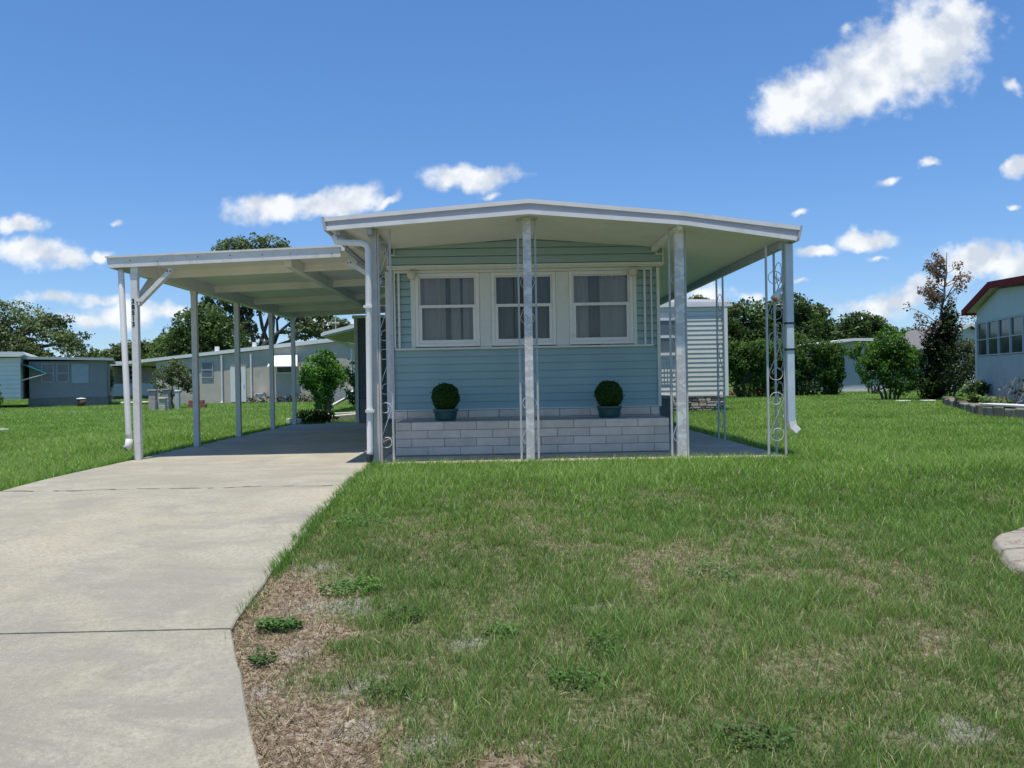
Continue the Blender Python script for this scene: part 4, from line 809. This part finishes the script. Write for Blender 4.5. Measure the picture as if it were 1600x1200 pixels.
hB = thing('house', 'distant low house with dark doorway and beige planter wall behind the round bush', 'house', (-26, 58, 0))
mb = MB(); mb.box(-30.4, -26.9, 58, 66, 0, 2.3); mb.box(-26.9, -21, 59.5, 66, 0, 2.2); mb.build('wall', BEIGE, hB)
mb = MB(); mb.prism([(-30.8, 2.62), (-27.5, 2.70), (-21.0, 2.40), (-21.0, 2.25), (-30.8, 2.45)], 'y', 57.2, 67); mb.build('roof', WSID, hB)
mb = MB(); mb.box(-29.35, -28.85, 57.95, 57.995, .8, 2.15); mb.build('door', DGLASS, hB)
mb = MB(); mb.box(-30.1, -28.0, 56.6, 57.9, 0, .78); mb.build('planter_wall', mat('tan_wall', (.42, .36, .29), .9, .1), hB)
slat_window(hB, -26.75, -26.1, 59.49, 1.35, 2.1, WSID, DGLASS, bars=1); slat_window(hB, -24.5, -23.2, 59.49, 1.3, 2.05, WSID, DGLASS)
for a in (-27.0, -22.9): mb = MB(); mb.box(a, a+.12, 57.5, 57.62, 0, 2.25); mb.build('porch_post', WSID, hB)
mb = MB(); mb.box(-26.8, -21.2, 57.6, 57.7, .25, 1.1); mb.build('porch_rail', mat('grey_panel', (.42, .42, .43), .7), hB)

hC = thing('house', 'beige gabled house with white roof edge and white door seen through the carport', 'house', (-12, 41, 0))
BZ = lambda x: 2.0+(x+18.6)/(18.6-7.87)*1.0
mb = MB(); mb.prism([(-16.9, -.1), (-3.5, -.1), (-3.5, 2.25), (-7.87, 2.95), (-16.9, 2.1)], 'y', 41, 50); mb.build('wall', BEIGE, hC)
mb = MB(); mb.prism([(-18.7, 2.12), (-7.87, 3.16), (-3.0, 2.42), (-3.0, 2.26), (-7.87, 2.96), (-18.7, 1.98)], 'y', 40.85, 51); mb.build('roof', WSID, hC)
slat_window(hC, -14.68, -14.10, 40.99, 1.26, 2.06, mat('grey_blue_frame', (.35, .38, .42), .6), BGLASS, bars=0)
slat_window(hC, -11.0, -10.1, 40.99, 1.42, 1.85, WSID, DGLASS, mid=False)
mb = MB(); A_ = [(-11.05, 40.98, 2.35), (-9.95, 40.98, 2.35), (-9.75, 40.1, 1.78), (-11.2, 40.1, 1.78)]; mb.add(A_+[(p[0], p[1], p[2]-.05) for p in A_]+[(-9.95, 40.98, 1.74), (-11.05, 40.98, 1.74)], [(0, 3, 2, 1), (4, 5, 6, 7), (3, 7, 6, 2), (1, 2, 6, 5), (0, 4, 7, 3), (5, 6, 8), (4, 9, 7)]); mb.build('window_awning', mat('bright_white_awning', (.82, .82, .82), .5), hC)
mb = MB(); mb.box(-13.25, -12.5, 40.93, 40.995, .06, 1.78); dr = mb.build('door', WSID, hC)
mb = MB(); mb.box(-12.98, -12.72, 40.915, 40.928, 1.05, 1.6); mb.build('door_pane', BGLASS, dr); mb = MB(); mb.box(-12.6, -12.56, 40.9, 40.928, .85, .92); mb.build('handle', STEEL, dr)
for px_ in (-13.66, -12.22): mb = MB(); mb.tube([(px_, 40.9, 2.4), (px_, 40.9, .02)], .045, 8); mb.tube([(px_, 40.9, .05), (px_, 40.6, .02)], .05, 8); mb.build('vent_pipe', WSID, hC)
for px_, zz in ((-14.0, 2.62), (-12.15, 2.8)): mb = MB(); mb.box(px_-.08, px_+.08, 41.2, 41.4, zz-.1, zz+.2); mb.build('roof_vent', WSID, hC)
mb = MB(); mb.box(-9.3, -4, 40.9, 40.99, 0, .62); mb.build('block_base', mat('grey_white_block', (.34, .34, .34), .9, .2, 8), hC)
# dark flower border and lamp by its wall
tag(leaf_mesh('flower_border', [(-11.3, 40.3, .15, .9, .3, .25), (-9.6, 40.3, .15, .8, .3, .25)], 900, .06, [(.03, .04, .03), (.12, .10, .10), (.3, .28, .28)], 300), 'low speckled dark plants along the beige house wall by the white awning', 'plants')

ub = thing('utility_box', 'small white utility box standing against the beige house wall', 'utility box', (-11.75, 40.7, 0))
mb = MB(); mb.box(-11.92, -11.6, 40.6, 40.85, 0, .42); mb.build('cabinet', WSID, ub, bevel=.02); mb = MB(); mb.box(-11.95, -11.57, 40.57, 40.88, .421, .47); mb.build('lid', WSID, ub)
# round bushes in front of the far houses
def bush(name, label, x, y, blobs, n, size, pal, seed, tr=.06, fork=.3, cat='bush', group=None, holes=.4, trunks=2):
    return tree(name, label, cat, x, y, fork, tr, blobs, n, size, pal, seed, group, .3, holes, None, trunks)
bush('round_bush', 'dark round bush on a short stem before the distant house', -24.9, 52, [(0, 0, 1.55, .75, .7, .95), (-.15, 0, 1.1, .8, .7, .6), (.1, 0, 1.95, .5, .5, .55)], 4200, .09, DARKG, 201, .09, .5)
bush('shrub', 'small dark shrub with pale stems at the edge of the blue grey house', -21.3, 35, [(-.4, 0, 1.0, .55, .5, .75), (-.1, 0, .5, .5, .5, .45)], 1600, .07, MID, 202)
bush('sapling', 'airy olive sapling behind the cluster of stone pillars', -13.3, 34, [(-.45, 0, 1.15, .45, .4, .45), (.25, 0, 1.35, .5, .4, .45), (0, 0, 1.65, .4, .4, .35), (.6, 0, .95, .35, .3, .35), (-.2, 0, .75, .35, .3, .3)], 1500, .075, OLIVE, 203, .05, .55, 'sapling', holes=.46, trunks=2)
bush('round_bush', 'bright green round bush on a dark stem seen through the carport', -5.45, 25.6, [(0, 0, 1.3, .55, .5, .55), (-.3, 0, 1.1, .42, .4, .38), (.3, 0, 1.12, .45, .4, .4), (.05, 0, 1.7, .32, .3, .28), (0, 0, .8, .4, .4, .35), (0, 0, .4, .27, .3, .4)], 4200, .062, BRIGHT, 204, .09, .5)
bush('shrub', 'dull green bush just behind the bright round bush', -5.0, 29.5, [(.0, 0, 1.15, .6, .5, .55), (.1, 0, .6, .6, .5, .5)], 1600, .07, MID, 205)

# cluster of stone pillars on the lawn
g_ = 'old stone pillars on the left lawn'
PINK = mat('pink_grey_stone', (.42, .36, .34), .9, .2, 9, bump=.5); YEL = mat('yellowish_stone', (.48, .46, .34), .9, .2, 9, bump=.5)
def pillar(label, x, y, w, h, m, capm=None, stages=2):
    t = thing('stone_pillar', label, 'stone pillar', (x, y, 0), g_); mb = MB()
    for k in range(stages): s = w*(1-.06*k); mb.box(x-s/2, x+s/2, y-s/2, y+s/2, h*k/stages-.03*(k == 0), h*(k+1)/stages-.008)
    mb.build('shaft', m, t, bevel=.015); mb = MB(); mb.box(x-w*.6, x+w*.6, y-w*.6, y+w*.6, h-.006, h+.045); mb.build('cap', capm or m, t, bevel=.012)
pillar('square pinkish stone pillar farthest left in the lawn cluster', -13.33, 32, .27, .74, PINK)
pillar('square pinkish stone pillar half hidden behind the yellowish pillar', -12.98, 32.4, .25, .76, PINK)
pillar('short yellowish stone pillar nearest in the lawn cluster', -12.55, 31, .24, .44, YEL, mat('pale_cap', (.6, .58, .48), .9))
pillar('slim grey pillar with white cap and white foot by the sapling', -12.47, 32.2, .16, .70, mat('grey_stone', (.45, .45, .44), .9, .2), mat('bright_white_cap', (.8, .8, .78), .7), 1)
mb = MB()
for k in range(3): mb.box(-12.4+k*.24, -12.18+k*.24, 33.0, 33.2, 0, .17); mb.box(-12.36+k*.2, -12.18+k*.2, 33.0, 33.2, .178, .33)
tag(mb.build('brick_stack', mat('red_brick', (.28, .11, .085), .9, .25, 9), bevel=.01, origin=(-12.1, 33.1, 0)), 'low stack of red bricks behind the white capped pillar', 'bricks')
ut = thing('storage_bin', 'brown round bin with white lid beside the blue grey house', 'bin', (-21.75, 43.5, 0))
ut.location = (-19.9, 39.6, 0)
mb = MB(); mb.lathe([(.17, 0), (.2, .35)], (-19.9, 39.6, 0), 14); mb.build('body', mat('brown_plastic', (.12, .07, .05), .6), ut, smooth=True); mb = MB(); mb.lathe([(.22, .355), (.2, .4), (.02, .42)], (-19.9, 39.6, 0), 14); mb.build('lid', WSID, ut, smooth=True)
mb = MB(); mb.prism([(-11.6, 18.4), (-10.95, 18.55), (-11.05, 18.75), (-11.6, 18.8)], 'z', -.03, .035)
tag(mb.build('paving_slab', WSID, origin=(-11.3, 18.6, 0)), 'white flat paving slab lying on the lawn at the far left', 'paving slab')
mb = MB(); pts = [(-22.2+.35*k, 46+.5*math.sin(k*.5)*(-1), .02) for k in range(9)]; mb.tube(pts, .06, 6)
tag(mb.build('garden_edging', WSID, origin=(-21, 46, 0)), 'curved white garden edging on the lawn before the distant house', 'edging')

# ------------------------------------------------------------------ behind the carport
rc = thing('rear_carport', 'white gabled carport roof end seen past the utility room', 'carport', (-4, 28, 0))
mb = MB(); mb.prism([(-5.45, 2.47), (-3.2, 2.98), (-1.0, 2.5), (-1.0, 2.40), (-3.2, 2.88), (-5.45, 2.37)], 'y', 26, 31.2); mb.build('roof', mat('grey_green_roof_under', (.45, .46, .42), .6, .08), rc)
mb = MB(); mb.prism([(-5.5, 2.52), (-3.2, 3.05), (-1.0, 2.55), (-1.0, 2.46), (-3.2, 2.94), (-5.5, 2.41)], 'y', 25.93, 25.99); mb.build('fascia', WSID, rc)
mb = MB(); mb.bar((-5.5, 25.95, 2.44), (-5.5, 31.2, 2.26), .11, .09); mb.build('gutter', WSID, rc)
mb = MB(); mb.tube([(-5.5, 31.1, 2.26), (-5.5, 31.1, .62), (-5.5, 30.9, .46), (-5.5, 26.2, .10)], .05, 8); mb.build('downspout', WSID, rc)
mb = MB(); mb.bar((-5.2, 26.5, 2.5), (-5.2, 26.5, 3.15), .02); mb.box(-5.32, -5.08, 26.47, 26.53, 2.83, 2.87); mb.build('antenna', STEEL, rc)
for a, b in ((-1.4, 26.2), (-5.4, 31)): mb = MB(); mb.box(a, a+.08, b, b+.08, 0, 2.3); mb.build('post', WSID, rc)
# low bed with concrete kerbs behind the carport floor
SB = mat('pale_kerb_stone', (.55, .53, .46), .9, .15, 8, bump=.4)
kb = thing('garden_kerb', 'pale concrete kerb frame of the small bed behind the carport', 'kerb', (-3.9, 20.5, 0))
mb = MB(); mb.bar((-4.35, 20.0, .05), (-3.45, 20.9, .09), .16, .14); mb.bar((-4.4, 21.2, .12), (-3.4, 21.3, .14), .08, .08); mb.bar((-4.4, 20.05, .06), (-4.35, 21.2, .09), .1, .1); mb.build('kerb', SB, kb, bevel=.015)
mb = MB(); mb.box(-4.0, -3.3, 18.98, 19.12, -.02, .02); mb.build('slab_edge', SB, kb)
mb = MB(); mb.bar((-4.95, 19.3, .05), (-4.6, 19.3, .05), .2, .14)
tag(mb.build('kerb_stone', SB, bevel=.015, origin=(-4.78, 19.3, 0)), 'single grey kerb stone at the back corner post of the carport', 'kerb stone')
tag(leaf_mesh('ground_plant', [(-4.45, 19.5, .12, .3, .25, .18), (-4.1, 19.4, .12, .3, .2, .16)], 1500, .035, [(.012, .025, .01), (.025, .045, .015), (.05, .075, .03)], 206, holes=.3), 'low dark green ground plant at the back edge of the carport floor', 'plant')

# ------------------------------------------------------------------ right side: grey home, hedge, shed
gh = thing('mobile_home', 'pale grey lap sided home with rubble stone skirt behind the side patio', 'mobile home', (4.6, 22, 0))
GS = mat('pale_grey_siding', (.60, .59, .53), .5, .05, 3)
mb = MB(); mb.lap(3.0, 6.02, 22, .43, 2.78, .125, .014, .010); mb.box(3.0, 6.02, 22.06, 31, .43, 2.78); mb.build('wall', GS, gh)
mb = MB(); mb.box(6.021, 6.12, 21.94, 22.05, .40, 2.82); mb.build('corner_trim', WSID, gh)
mb = MB(); mb.box(2.95, 6.0, 21.95, 22.05, .40, .428); mb.build('base_trim', WSID, gh)
mb = MB(); mb.prism([(2.6, 3.08), (6.3, 3.0), (6.3, 2.92), (2.6, 2.96)], 'y', 22.3, 31); mb.prism([(2.6, 2.86), (6.25, 2.86), (6.25, 2.785), (2.6, 2.785)], 'y', 21.93, 31); mb.build('roof', WSID, gh)
mb = MB(); mb.prism([(2.6, 2.958), (6.15, 2.918), (6.15, 2.862), (2.6, 2.862)], 'y', 22.1, 30); mb.build('roof_riser', mat('grey_riser', (.4, .4, .42), .6), gh)
slat_window(gh, 3.6, 4.95, 21.97, 1.5, 2.5, WSID, BGLASS, t=.07)
mb = MB(); r_ = random.Random(4); z = 0
while z < .39:
    h = r_.uniform(.05, .1); x = 3.0
    while x < 6.0:
        w = r_.uniform(.08, .28); t = r_.uniform(.55, 1.35); mb.box(x, min(x+w-.015, 6.05), 21.96+r_.uniform(-.05, .03), 22.4, z, min(z+h-.012, .395), (t, t*.95, t*.9)); x += w
    z += h
mb.build('stone_skirt', mat('rubble_stone', (.36, .33, .29), .95, .25, 10, bump=.6, tint=True), gh, bevel=.012, col=True)
mb = MB(); mb.box(3.0, 6.0, 22.05, 30.9, -.02, .39); mb.build('skirt_core', DARKHOLE, gh)

HEDGE = [(.035, .07, .018), (.065, .125, .03), (.10, .18, .042)]
def hedge_bush(label, x, y, w, h, seed, n=7000):
    r = random.Random(seed); bl = [(w*u, r.uniform(-.25, .25), z+r.uniform(-.06, .06), w*.36, .55, .36) for z in (.95, 1.35, 1.7, h-.34) for u in (-.7, -.25, .25, .7)]+[(w*u, 0, .42, w*.36, .45, .42) for u in ((-.5, .0, .5) if seed > 401 else (.0,))]
    bush('hedge_bush', label, x, y, bl, n, .075, HEDGE, seed, .07, .55, 'hedge bush', 'tall clipped hedge bushes', .34, 3)
hedge_bush('tall hedge bush with bare dark stems next to the grey sided home', 10.1, 34, 1.0, 2.35, 401)
hedge_bush('tall hedge bush over the red flower bed, seen through the patio corner column', 11.6, 35, 1.0, 2.38, 402)
hedge_bush('tall hedge bush immediately past the outer patio corner downspout', 13.0, 35.3, .95, 2.4, 403)
hedge_bush('tall hedge bush at the hedge end nearest the white shed', 14.35, 35.6, .55, 2.3, 404, 5000)
bush('bare_shrub', 'thin shrub with pale bare stems in front of the white shed', 16.4, 36, [(-.3, 0, 1.75, .6, .4, .35), (.5, 0, 1.6, .6, .4, .4), (0, 0, 2.05, .8, .5, .25), (.9, 0, 1.2, .4, .3, .35), (-.7, 0, 1.95, .5, .4, .3)], 1900, .07, HEDGE, 405, .035, .35, 'shrub', holes=.45, trunks=4)
ws = thing('shed', 'small pale grey shed with white gabled roof behind the hedge', 'shed', (17.5, 41, 0))
mb = MB(); mb.prism([(15.3, 0), (19.4, 0), (19.4, 2.4), (17.6, 2.55), (15.3, 2.4)], 'y', 41, 46); mb.build('wall', mat('pale_shed_wall', (.42, .42, .44), .8, .05, 2), ws)
mb = MB(); mb.prism([(15.6, 2.42), (17.6, 2.66), (19.8, 2.62), (19.8, 2.48), (17.6, 2.53), (15.6, 2.30)], 'y', 40.6, 46.4); mb.build('roof', WSID, ws)
mb = MB(); mb.box(15.2, 19.5, 40.93, 40.99, -.02, .09); mb.build('base_strip', WSID, ws)
tag(leaf_mesh('flower_bed', [(12.2, 37.5, .12, .9, .4, .25), (11.2, 37.6, .1, .8, .4, .2)], 1400, .06, [(.10, .05, .05), (.30, .06, .07), (.40, .16, .16)], 406, holes=.3), 'low bed of dull red flowers beneath the hedge', 'flower bed')
mb = MB(); mb.box(10.8, 16, 44, 45.5, -.01, .06); o = mb.build('pale_path', mat('pale_path', (.55, .52, .46), .9)); o['kind'] = 'structure'

# big bushes on the right
bush('large_bush', 'wide bright green bush with many thin stems left of the dying tree', 13.35, 28, [(0, 0, 1.5, .85, .7, .65), (-.55, 0, 1.2, .6, .5, .55), (.6, 0, 1.25, .6, .5, .6), (0, 0, 1.95, .55, .5, .45), (-.2, 0, .8, .75, .6, .45), (.5, 0, .6, .55, .5, .4)], 6500, .062, [(.03, .07, .015), (.06, .14, .022), (.11, .22, .035)], 407, .045, .35, trunks=5, holes=.4)
bush('olive_bush', 'greyish bush filling the gap between the dying tree and the red roofed house', 16.6, 30, [(0, 0, 1.3, .9, .6, .75), (.6, 0, .9, .8, .5, .7), (-.5, 0, .7, .8, .5, .6), (.2, 0, 1.8, .6, .4, .4), (1.0, 0, 1.5, .6, .5, .5)], 4600, .065, GREYG, 408, .05, .35)
dt = thing('dying_tree', 'dark half dead tree with brown curled leaves and a bare leader', 'tree', (14.5, 27, 0)); mb = MB()
limb(mb, (14.45, 27, -.05), (14.6, 27, 2.4), .11, .07, 1, .02); P1 = limb(mb, (14.6, 27, 2.35), (14.82, 27, 4.85), .06, .012, 2, .02, 8)
r_ = random.Random(9); tips = []
for k in range(46):
    z = r_.uniform(1.9, 4.5); s = -1 if r_.random() < .62 else 1; base = Vector((14.52+(z-1.9)*.11, 27, z)); ln = r_.uniform(.35, 1.0)*(1.25-.18*(z-1.9)); e = base+Vector((s*ln*r_.uniform(.4, 1.0), r_.uniform(-.5, .5), ln*r_.uniform(.25, .95))); limb(mb, base, e, .018, .005, 50+k, .2, 5); tips.append(e); tips.append(base.lerp(e, .7))
mb.build('trunk', mat('grey_brown_bark', (.14, .11, .10), .9, .3, 9), dt, smooth=True)
leaf_mesh('green_crown', [(14.45, 27, 1.0, .42, .4, .9), (14.5, 27, 1.8, .5, .45, .55), (14.75, 27, 2.3, .42, .4, .45), (14.3, 27, .5, .45, .4, .5), (14.85, 27, 2.8, .25, .25, .35)], 9000, .045, [(.008, .016, .006), (.016, .032, .010), (.04, .07, .02)], 409, dt, holes=.34)
leaf_mesh('dead_leaves', [(e.x, e.y, e.z, .12, .12, .16) for e in tips if r_.random() < .8], 2800, .042, [(.12, .06, .05), (.20, .10, .085), (.30, .19, .16)], 410, dt, holes=.4)
gb = thing('house', 'white gabled house end showing between the dying tree and the red roofed house', 'house', (23.2, 42, 0))
mb = MB(); mb.lap(22.0, 26.0, 42, 0, 2.1, .16, .02)
n_ = 7
for k in range(n_):
    a = 2.1+k*.16; f = 1-(k+.5)/n_; mb.lap(24.1-2.0*f, 24.1+2.0*f, 42, a, a+.16, .16, .02)
mb.box(22.0, 26.0, 42.06, 48, 0, 2.1); mb.build('wall', mat('aged_white_siding', (.60, .60, .57), .6, .06), gb)
mb = MB(); mb.prism([(21.7, 2.08), (24.1, 3.36), (26.5, 2.08), (26.5, 1.98), (24.1, 3.26), (21.7, 1.98)], 'y', 41.76, 48); mb.build('roof', mat('grey_shingle', (.17, .165, .155), .9, .25, 12, bump=.5), gb)
mb = MB(); mb.prism([(21.65, 2.10), (24.1, 3.41), (26.55, 2.10), (26.55, 1.95), (24.1, 3.24), (21.65, 1.95)], 'y', 41.7, 41.755); mb.build('rake_board', WSID, gb)

# ------------------------------------------------------------------ red trimmed house on the right (local frame: u along its end wall towards the viewer, v inwards)
hr = thing('house', 'pale blue house with dark red roof edge and a row of tall windows', 'house', (13.15, 22.5, 0))
ang = math.atan2(-3.5, -.95)      # direction of u
MR = Matrix.Translation((13.15, 22.5, 0)) @ Matrix.Rotation(ang, 4, 'Z')
def loc(mb, name, m, parent=hr, bevel=0): return mb.build(name, m, parent, M=MR, bevel=bevel)
STUC = mat('pale_blue_stucco', (.50, .50, .49), .85, .10, 3, bump=.5, bscale=25, stain=(.40, .44, .46), stain_scale=2, stain_amt=.5)
GABLE = mat('pale_green_gable', (.55, .60, .56), .7, .06)
LU = 5.0      # wall length; the house lies on the v>0 side
mb = MB(); mb.box(0, LU, 0, .12, -.05, 1.33); loc(mb, 'lower_wall', STUC)
mb = MB(); mb.add([(0, 0, 2.25), (LU, 0, 2.25), (LU, 0, 2.82), (1.9, 0, 3.0), (0, 0, 2.56), (0, .12, 2.25), (LU, .12, 2.25), (LU, .12, 2.82), (1.9, .12, 3.0), (0, .12, 2.56)], [(0, 1, 2, 3, 4), (9, 8, 7, 6, 5), (0, 5, 6, 1)]); loc(mb, 'gable', GABLE)
mb = MB(); mb.box(-.002, .12, .13, 9, -.05, 2.5); mb.box(.13, LU, 3.0, 3.1, -.05, 2.5); loc(mb, 'side_wall', STUC)
mb = MB(); mb.box(-.03, .07, -.04, 0.14, -.05, 2.3); loc(mb, 'corner_trim', WSID)
u = .07
while u < LU-.3:
    w = .88; mb = MB(); t = .03
    mb.box(u, u+t, -.02, .06, 1.34, 2.24); mb.box(u+w-t, u+w, -.02, .06, 1.34, 2.24); mb.box(u+t, u+w-t, -.02, .06, 1.34, 1.37); mb.box(u+t, u+w-t, -.02, .06, 2.21, 2.24); mb.box(u+t, u+w-t, -.01, .05, 1.765, 1.79)
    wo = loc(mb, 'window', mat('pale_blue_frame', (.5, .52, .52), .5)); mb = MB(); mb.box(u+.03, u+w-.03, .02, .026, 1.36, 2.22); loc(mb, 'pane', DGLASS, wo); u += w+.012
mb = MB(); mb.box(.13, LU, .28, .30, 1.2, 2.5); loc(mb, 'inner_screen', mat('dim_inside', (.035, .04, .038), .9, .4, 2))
RED = mat('dark_red_fascia', (.23, .028, .026), .8, .12, 4, spec=.1)
def rz(u_): return float(np.interp(u_, [-.45, 1.9, LU+.5], [2.66, 3.19, 3.0]))
mb = MB(); uu = [-.45, 1.9, LU+.5]
mb.add([(a, v, rz(a)-dz) for v in (-.25, -.20) for dz in (0, .17) for a in uu], [(0, 1, 4, 3), (1, 2, 5, 4), (6, 9, 10, 7), (7, 10, 11, 8), (0, 6, 7, 1), (1, 7, 8, 2), (3, 4, 10, 9), (4, 5, 11, 10), (0, 3, 9, 6), (2, 8, 11, 5)]); loc(mb, 'roof_fascia', RED)
mb = MB(); mb.add([(a, v, rz(a)-dz) for v in (-.199, 9) for dz in (.01, .10) for a in uu], [(0, 1, 4, 3), (1, 2, 5, 4), (6, 9, 10, 7), (7, 10, 11, 8), (0, 6, 7, 1), (1, 7, 8, 2), (3, 4, 10, 9), (4, 5, 11, 10), (0, 3, 9, 6), (2, 8, 11, 5)]); loc(mb, 'roof', mat('pale_soffit_green', (.55, .58, .54), .7))
mb = MB(); mb.box(-.52, -.451, -.25, 9, 2.50, 2.66); loc(mb, 'side_gutter', RED)
# its bed: stone border, plants, bird-bath post
BST = mat('mossy_border_stone', (.20, .18, .15), .95, .4, 7, bump=.7, tint=True, stain=(.45, .43, .38), stain_scale=4, stain_amt=.5)
bd = thing('stone_border', 'rough mossy stone border of the bed before the red roofed house', 'stone border', (11.2, 19.5, 0))
def border(pts, tone):
    mb = MB()
    for (a, b) in zip(pts, pts[1:]):
        A = Vector((*a, 0)); B = Vector((*b, 0)); n = max(1, round((B-A).length/.42))
        for k in range(n):
            p = A.lerp(B, (k+.03)/n); q = A.lerp(B, (k+.97)/n); h = random.uniform(.19, .26); p.z = q.z = h/2-.03; t = random.uniform(.6, 1.3)*tone; mb.bar(p, q, random.uniform(.2, .27), h, (t, t, t*.95))
    return mb
border([(12.8, 23.4), (11.5, 20.3), (10.25, 17.3)], 1).build('block_row', BST, bd, bevel=.03, col=True)
border([(10.2, 17.1), (10.15, 15.2), (10.6, 14.4)], 1).build('block_row', BST, bd, bevel=.03, col=True)
mb = MB(); mb.box(10.08, 10.42, 15.0, 17.2, .215, .26); mb.build('white_cap', mat('white_cap_stone', (.62, .6, .56), .8, .15, 6), bd, bevel=.01)
mb = MB(); mb.add([(12.8, 23.4, .1), (10.3, 17.2, .1), (10.3, 14.6, .1), (13, 14.6, .1), (13.6, 23.4, .1)], [(0, 1, 2, 3, 4)]); o = mb.build('bed_soil', mat('bed_soil', (.06, .05, .042), .95, .4, 12, bump=.8)); o['kind'] = 'structure'
def stems(label, x, y, n, h, spread, pal, seed, cat='plant', leaves=160, size=.05):
    t = thing('bed_plant', label, cat, (x, y, .08), 'plants in the stone bordered bed'); r = random.Random(seed); mb = MB(); bl = []
    for k in range(n):
        a = r.uniform(0, 6.28); e = Vector((x+math.cos(a)*spread*r.random(), y+math.sin(a)*spread*r.random(), .1+h*r.uniform(.6, 1))); limb(mb, (x+r.uniform(-.05, .05), y+r.uniform(-.05, .05), .08), e, .016, .006, seed*5+k, .08, 5); bl.append((e.x, e.y, e.z*.75, .14, .14, h*.28))
    mb.build('stems', mat('grey_stem', (.28, .22, .20), .9, .2), t)
    if leaves: leaf_mesh('leaves', bl, leaves, size, pal, seed, t, holes=.3)
stems('bare greyish multi stem shrub behind the white capped border stones', 11.0, 17.6, 7, .75, .4, GREYG, 501, leaves=60)
stems('pale leafy plant at the bend of the stone border', 10.75, 17.9, 6, .32, .3, [(.05, .09, .03), (.14, .22, .07), (.3, .36, .18)], 502, leaves=220, size=.06)
stems('light green low plant where the border meets the lawn', 11.9, 20.6, 6, .3, .35, [(.05, .09, .03), (.10, .18, .05), (.22, .30, .10)], 503, leaves=240, size=.06)
stems('dark shrub against the corner of the pale blue wall', 12.6, 21.6, 7, .6, .4, DARKG, 504, leaves=380, size=.06)
stems('yellow green plant by the white flower near the wall', 11.1, 16.6, 5, .35, .3, [(.06, .1, .03), (.12, .2, .05), (.45, .45, .35)], 505, leaves=160, size=.05)
stems('tiny sparse plant at the outer end of the bed', 11.6, 19.0, 5, .28, .3, MID, 506, leaves=200, size=.05)
pp = thing('garden_post', 'dark curved post with a pale knob standing against the pale blue wall', 'garden post', (11.35, 17.4, .08))
mb = MB(); mb.tube([(11.2, 17.3, .05), (11.3, 17.35, .5), (11.36, 17.4, .95), (11.36, 17.4, 1.3)], [.03, .028, .03, .03], 8); mb.build('stem', mat('dark_iron', (.04, .04, .045), .6), pp, smooth=True)
mb = MB(); mb.lathe([(.03, 0), (.07, .03), (.07, .06), (.03, .08)], (11.36, 17.4, 1.29), 12); mb.build('knob', WSID, pp, smooth=True)
for k, (x, y, lb) in enumerate(((13.0, 26.4, 'thin white stepping stone before the wide green bush'), (13.7, 26.2, 'thin white stepping stone before the dying tree'))):
    mb = MB(); mb.box(x-.2, x+.2, y-.14, y+.14, -.03, .035); tag(mb.build('stepping_stone', WSID, bevel=.01, origin=(x, y, 0)), lb, 'stepping stone')

# ring of scalloped edging blocks at the right edge
rg = thing('edging_ring', 'pale pink blotched concrete edging blocks ringing a small bed at the lawn edge', 'garden edging', (3.91, 4.98, float(gz(4.98))))
RGM = mat('pale_pink_block', (.29, .265, .215), .9, .2, 12, bump=.7, bscale=45, stain=(.20, .10, .085), stain_scale=15, stain_amt=.85, stain_lo=.55, stain_hi=.64, tint=True)
zc = float(gz(4.98)); nb = 9
for k in range(nb):
    a0 = 2*math.pi*k/nb+.02; a1 = 2*math.pi*(k+1)/nb-.02; mb = MB(); V = []; S = 6; r_ = random.Random(k)
    for i in range(S+1):
        a = a0+(a1-a0)*i/S; bul = .03*math.sin(math.pi*i/S)
        for rr, zz in ((.76+bul, -.12), (.775+bul, -.02), (.745+bul, .03), (.58, .06), (.55, .04), (.55, -.12)):
            yy = 4.98+rr*math.sin(a); V.append((3.91+rr*math.cos(a), yy, float(gz(yy))+zz+r_.uniform(-.004, .004)))
    fs = [(i*6+j, i*6+(j+1) % 6, (i+1)*6+(j+1) % 6, (i+1)*6+j) for i in range(S) for j in range(6)]+[(5, 4, 3, 2, 1, 0), tuple(S*6+j for j in range(6))]
    t = r_.uniform(.9, 1.1); mb.add(V, fs, (t, t, t)); mb.build('edging_block', RGM, rg, bevel=.012, col=True)
mb = MB(); mb.lathe([(.56, .0), (.3, .04), (.02, .05)], (3.91, 4.98, zc-.02), 16); mb.build('bed_fill', MATS['bed_soil'], rg)
print('scene built')
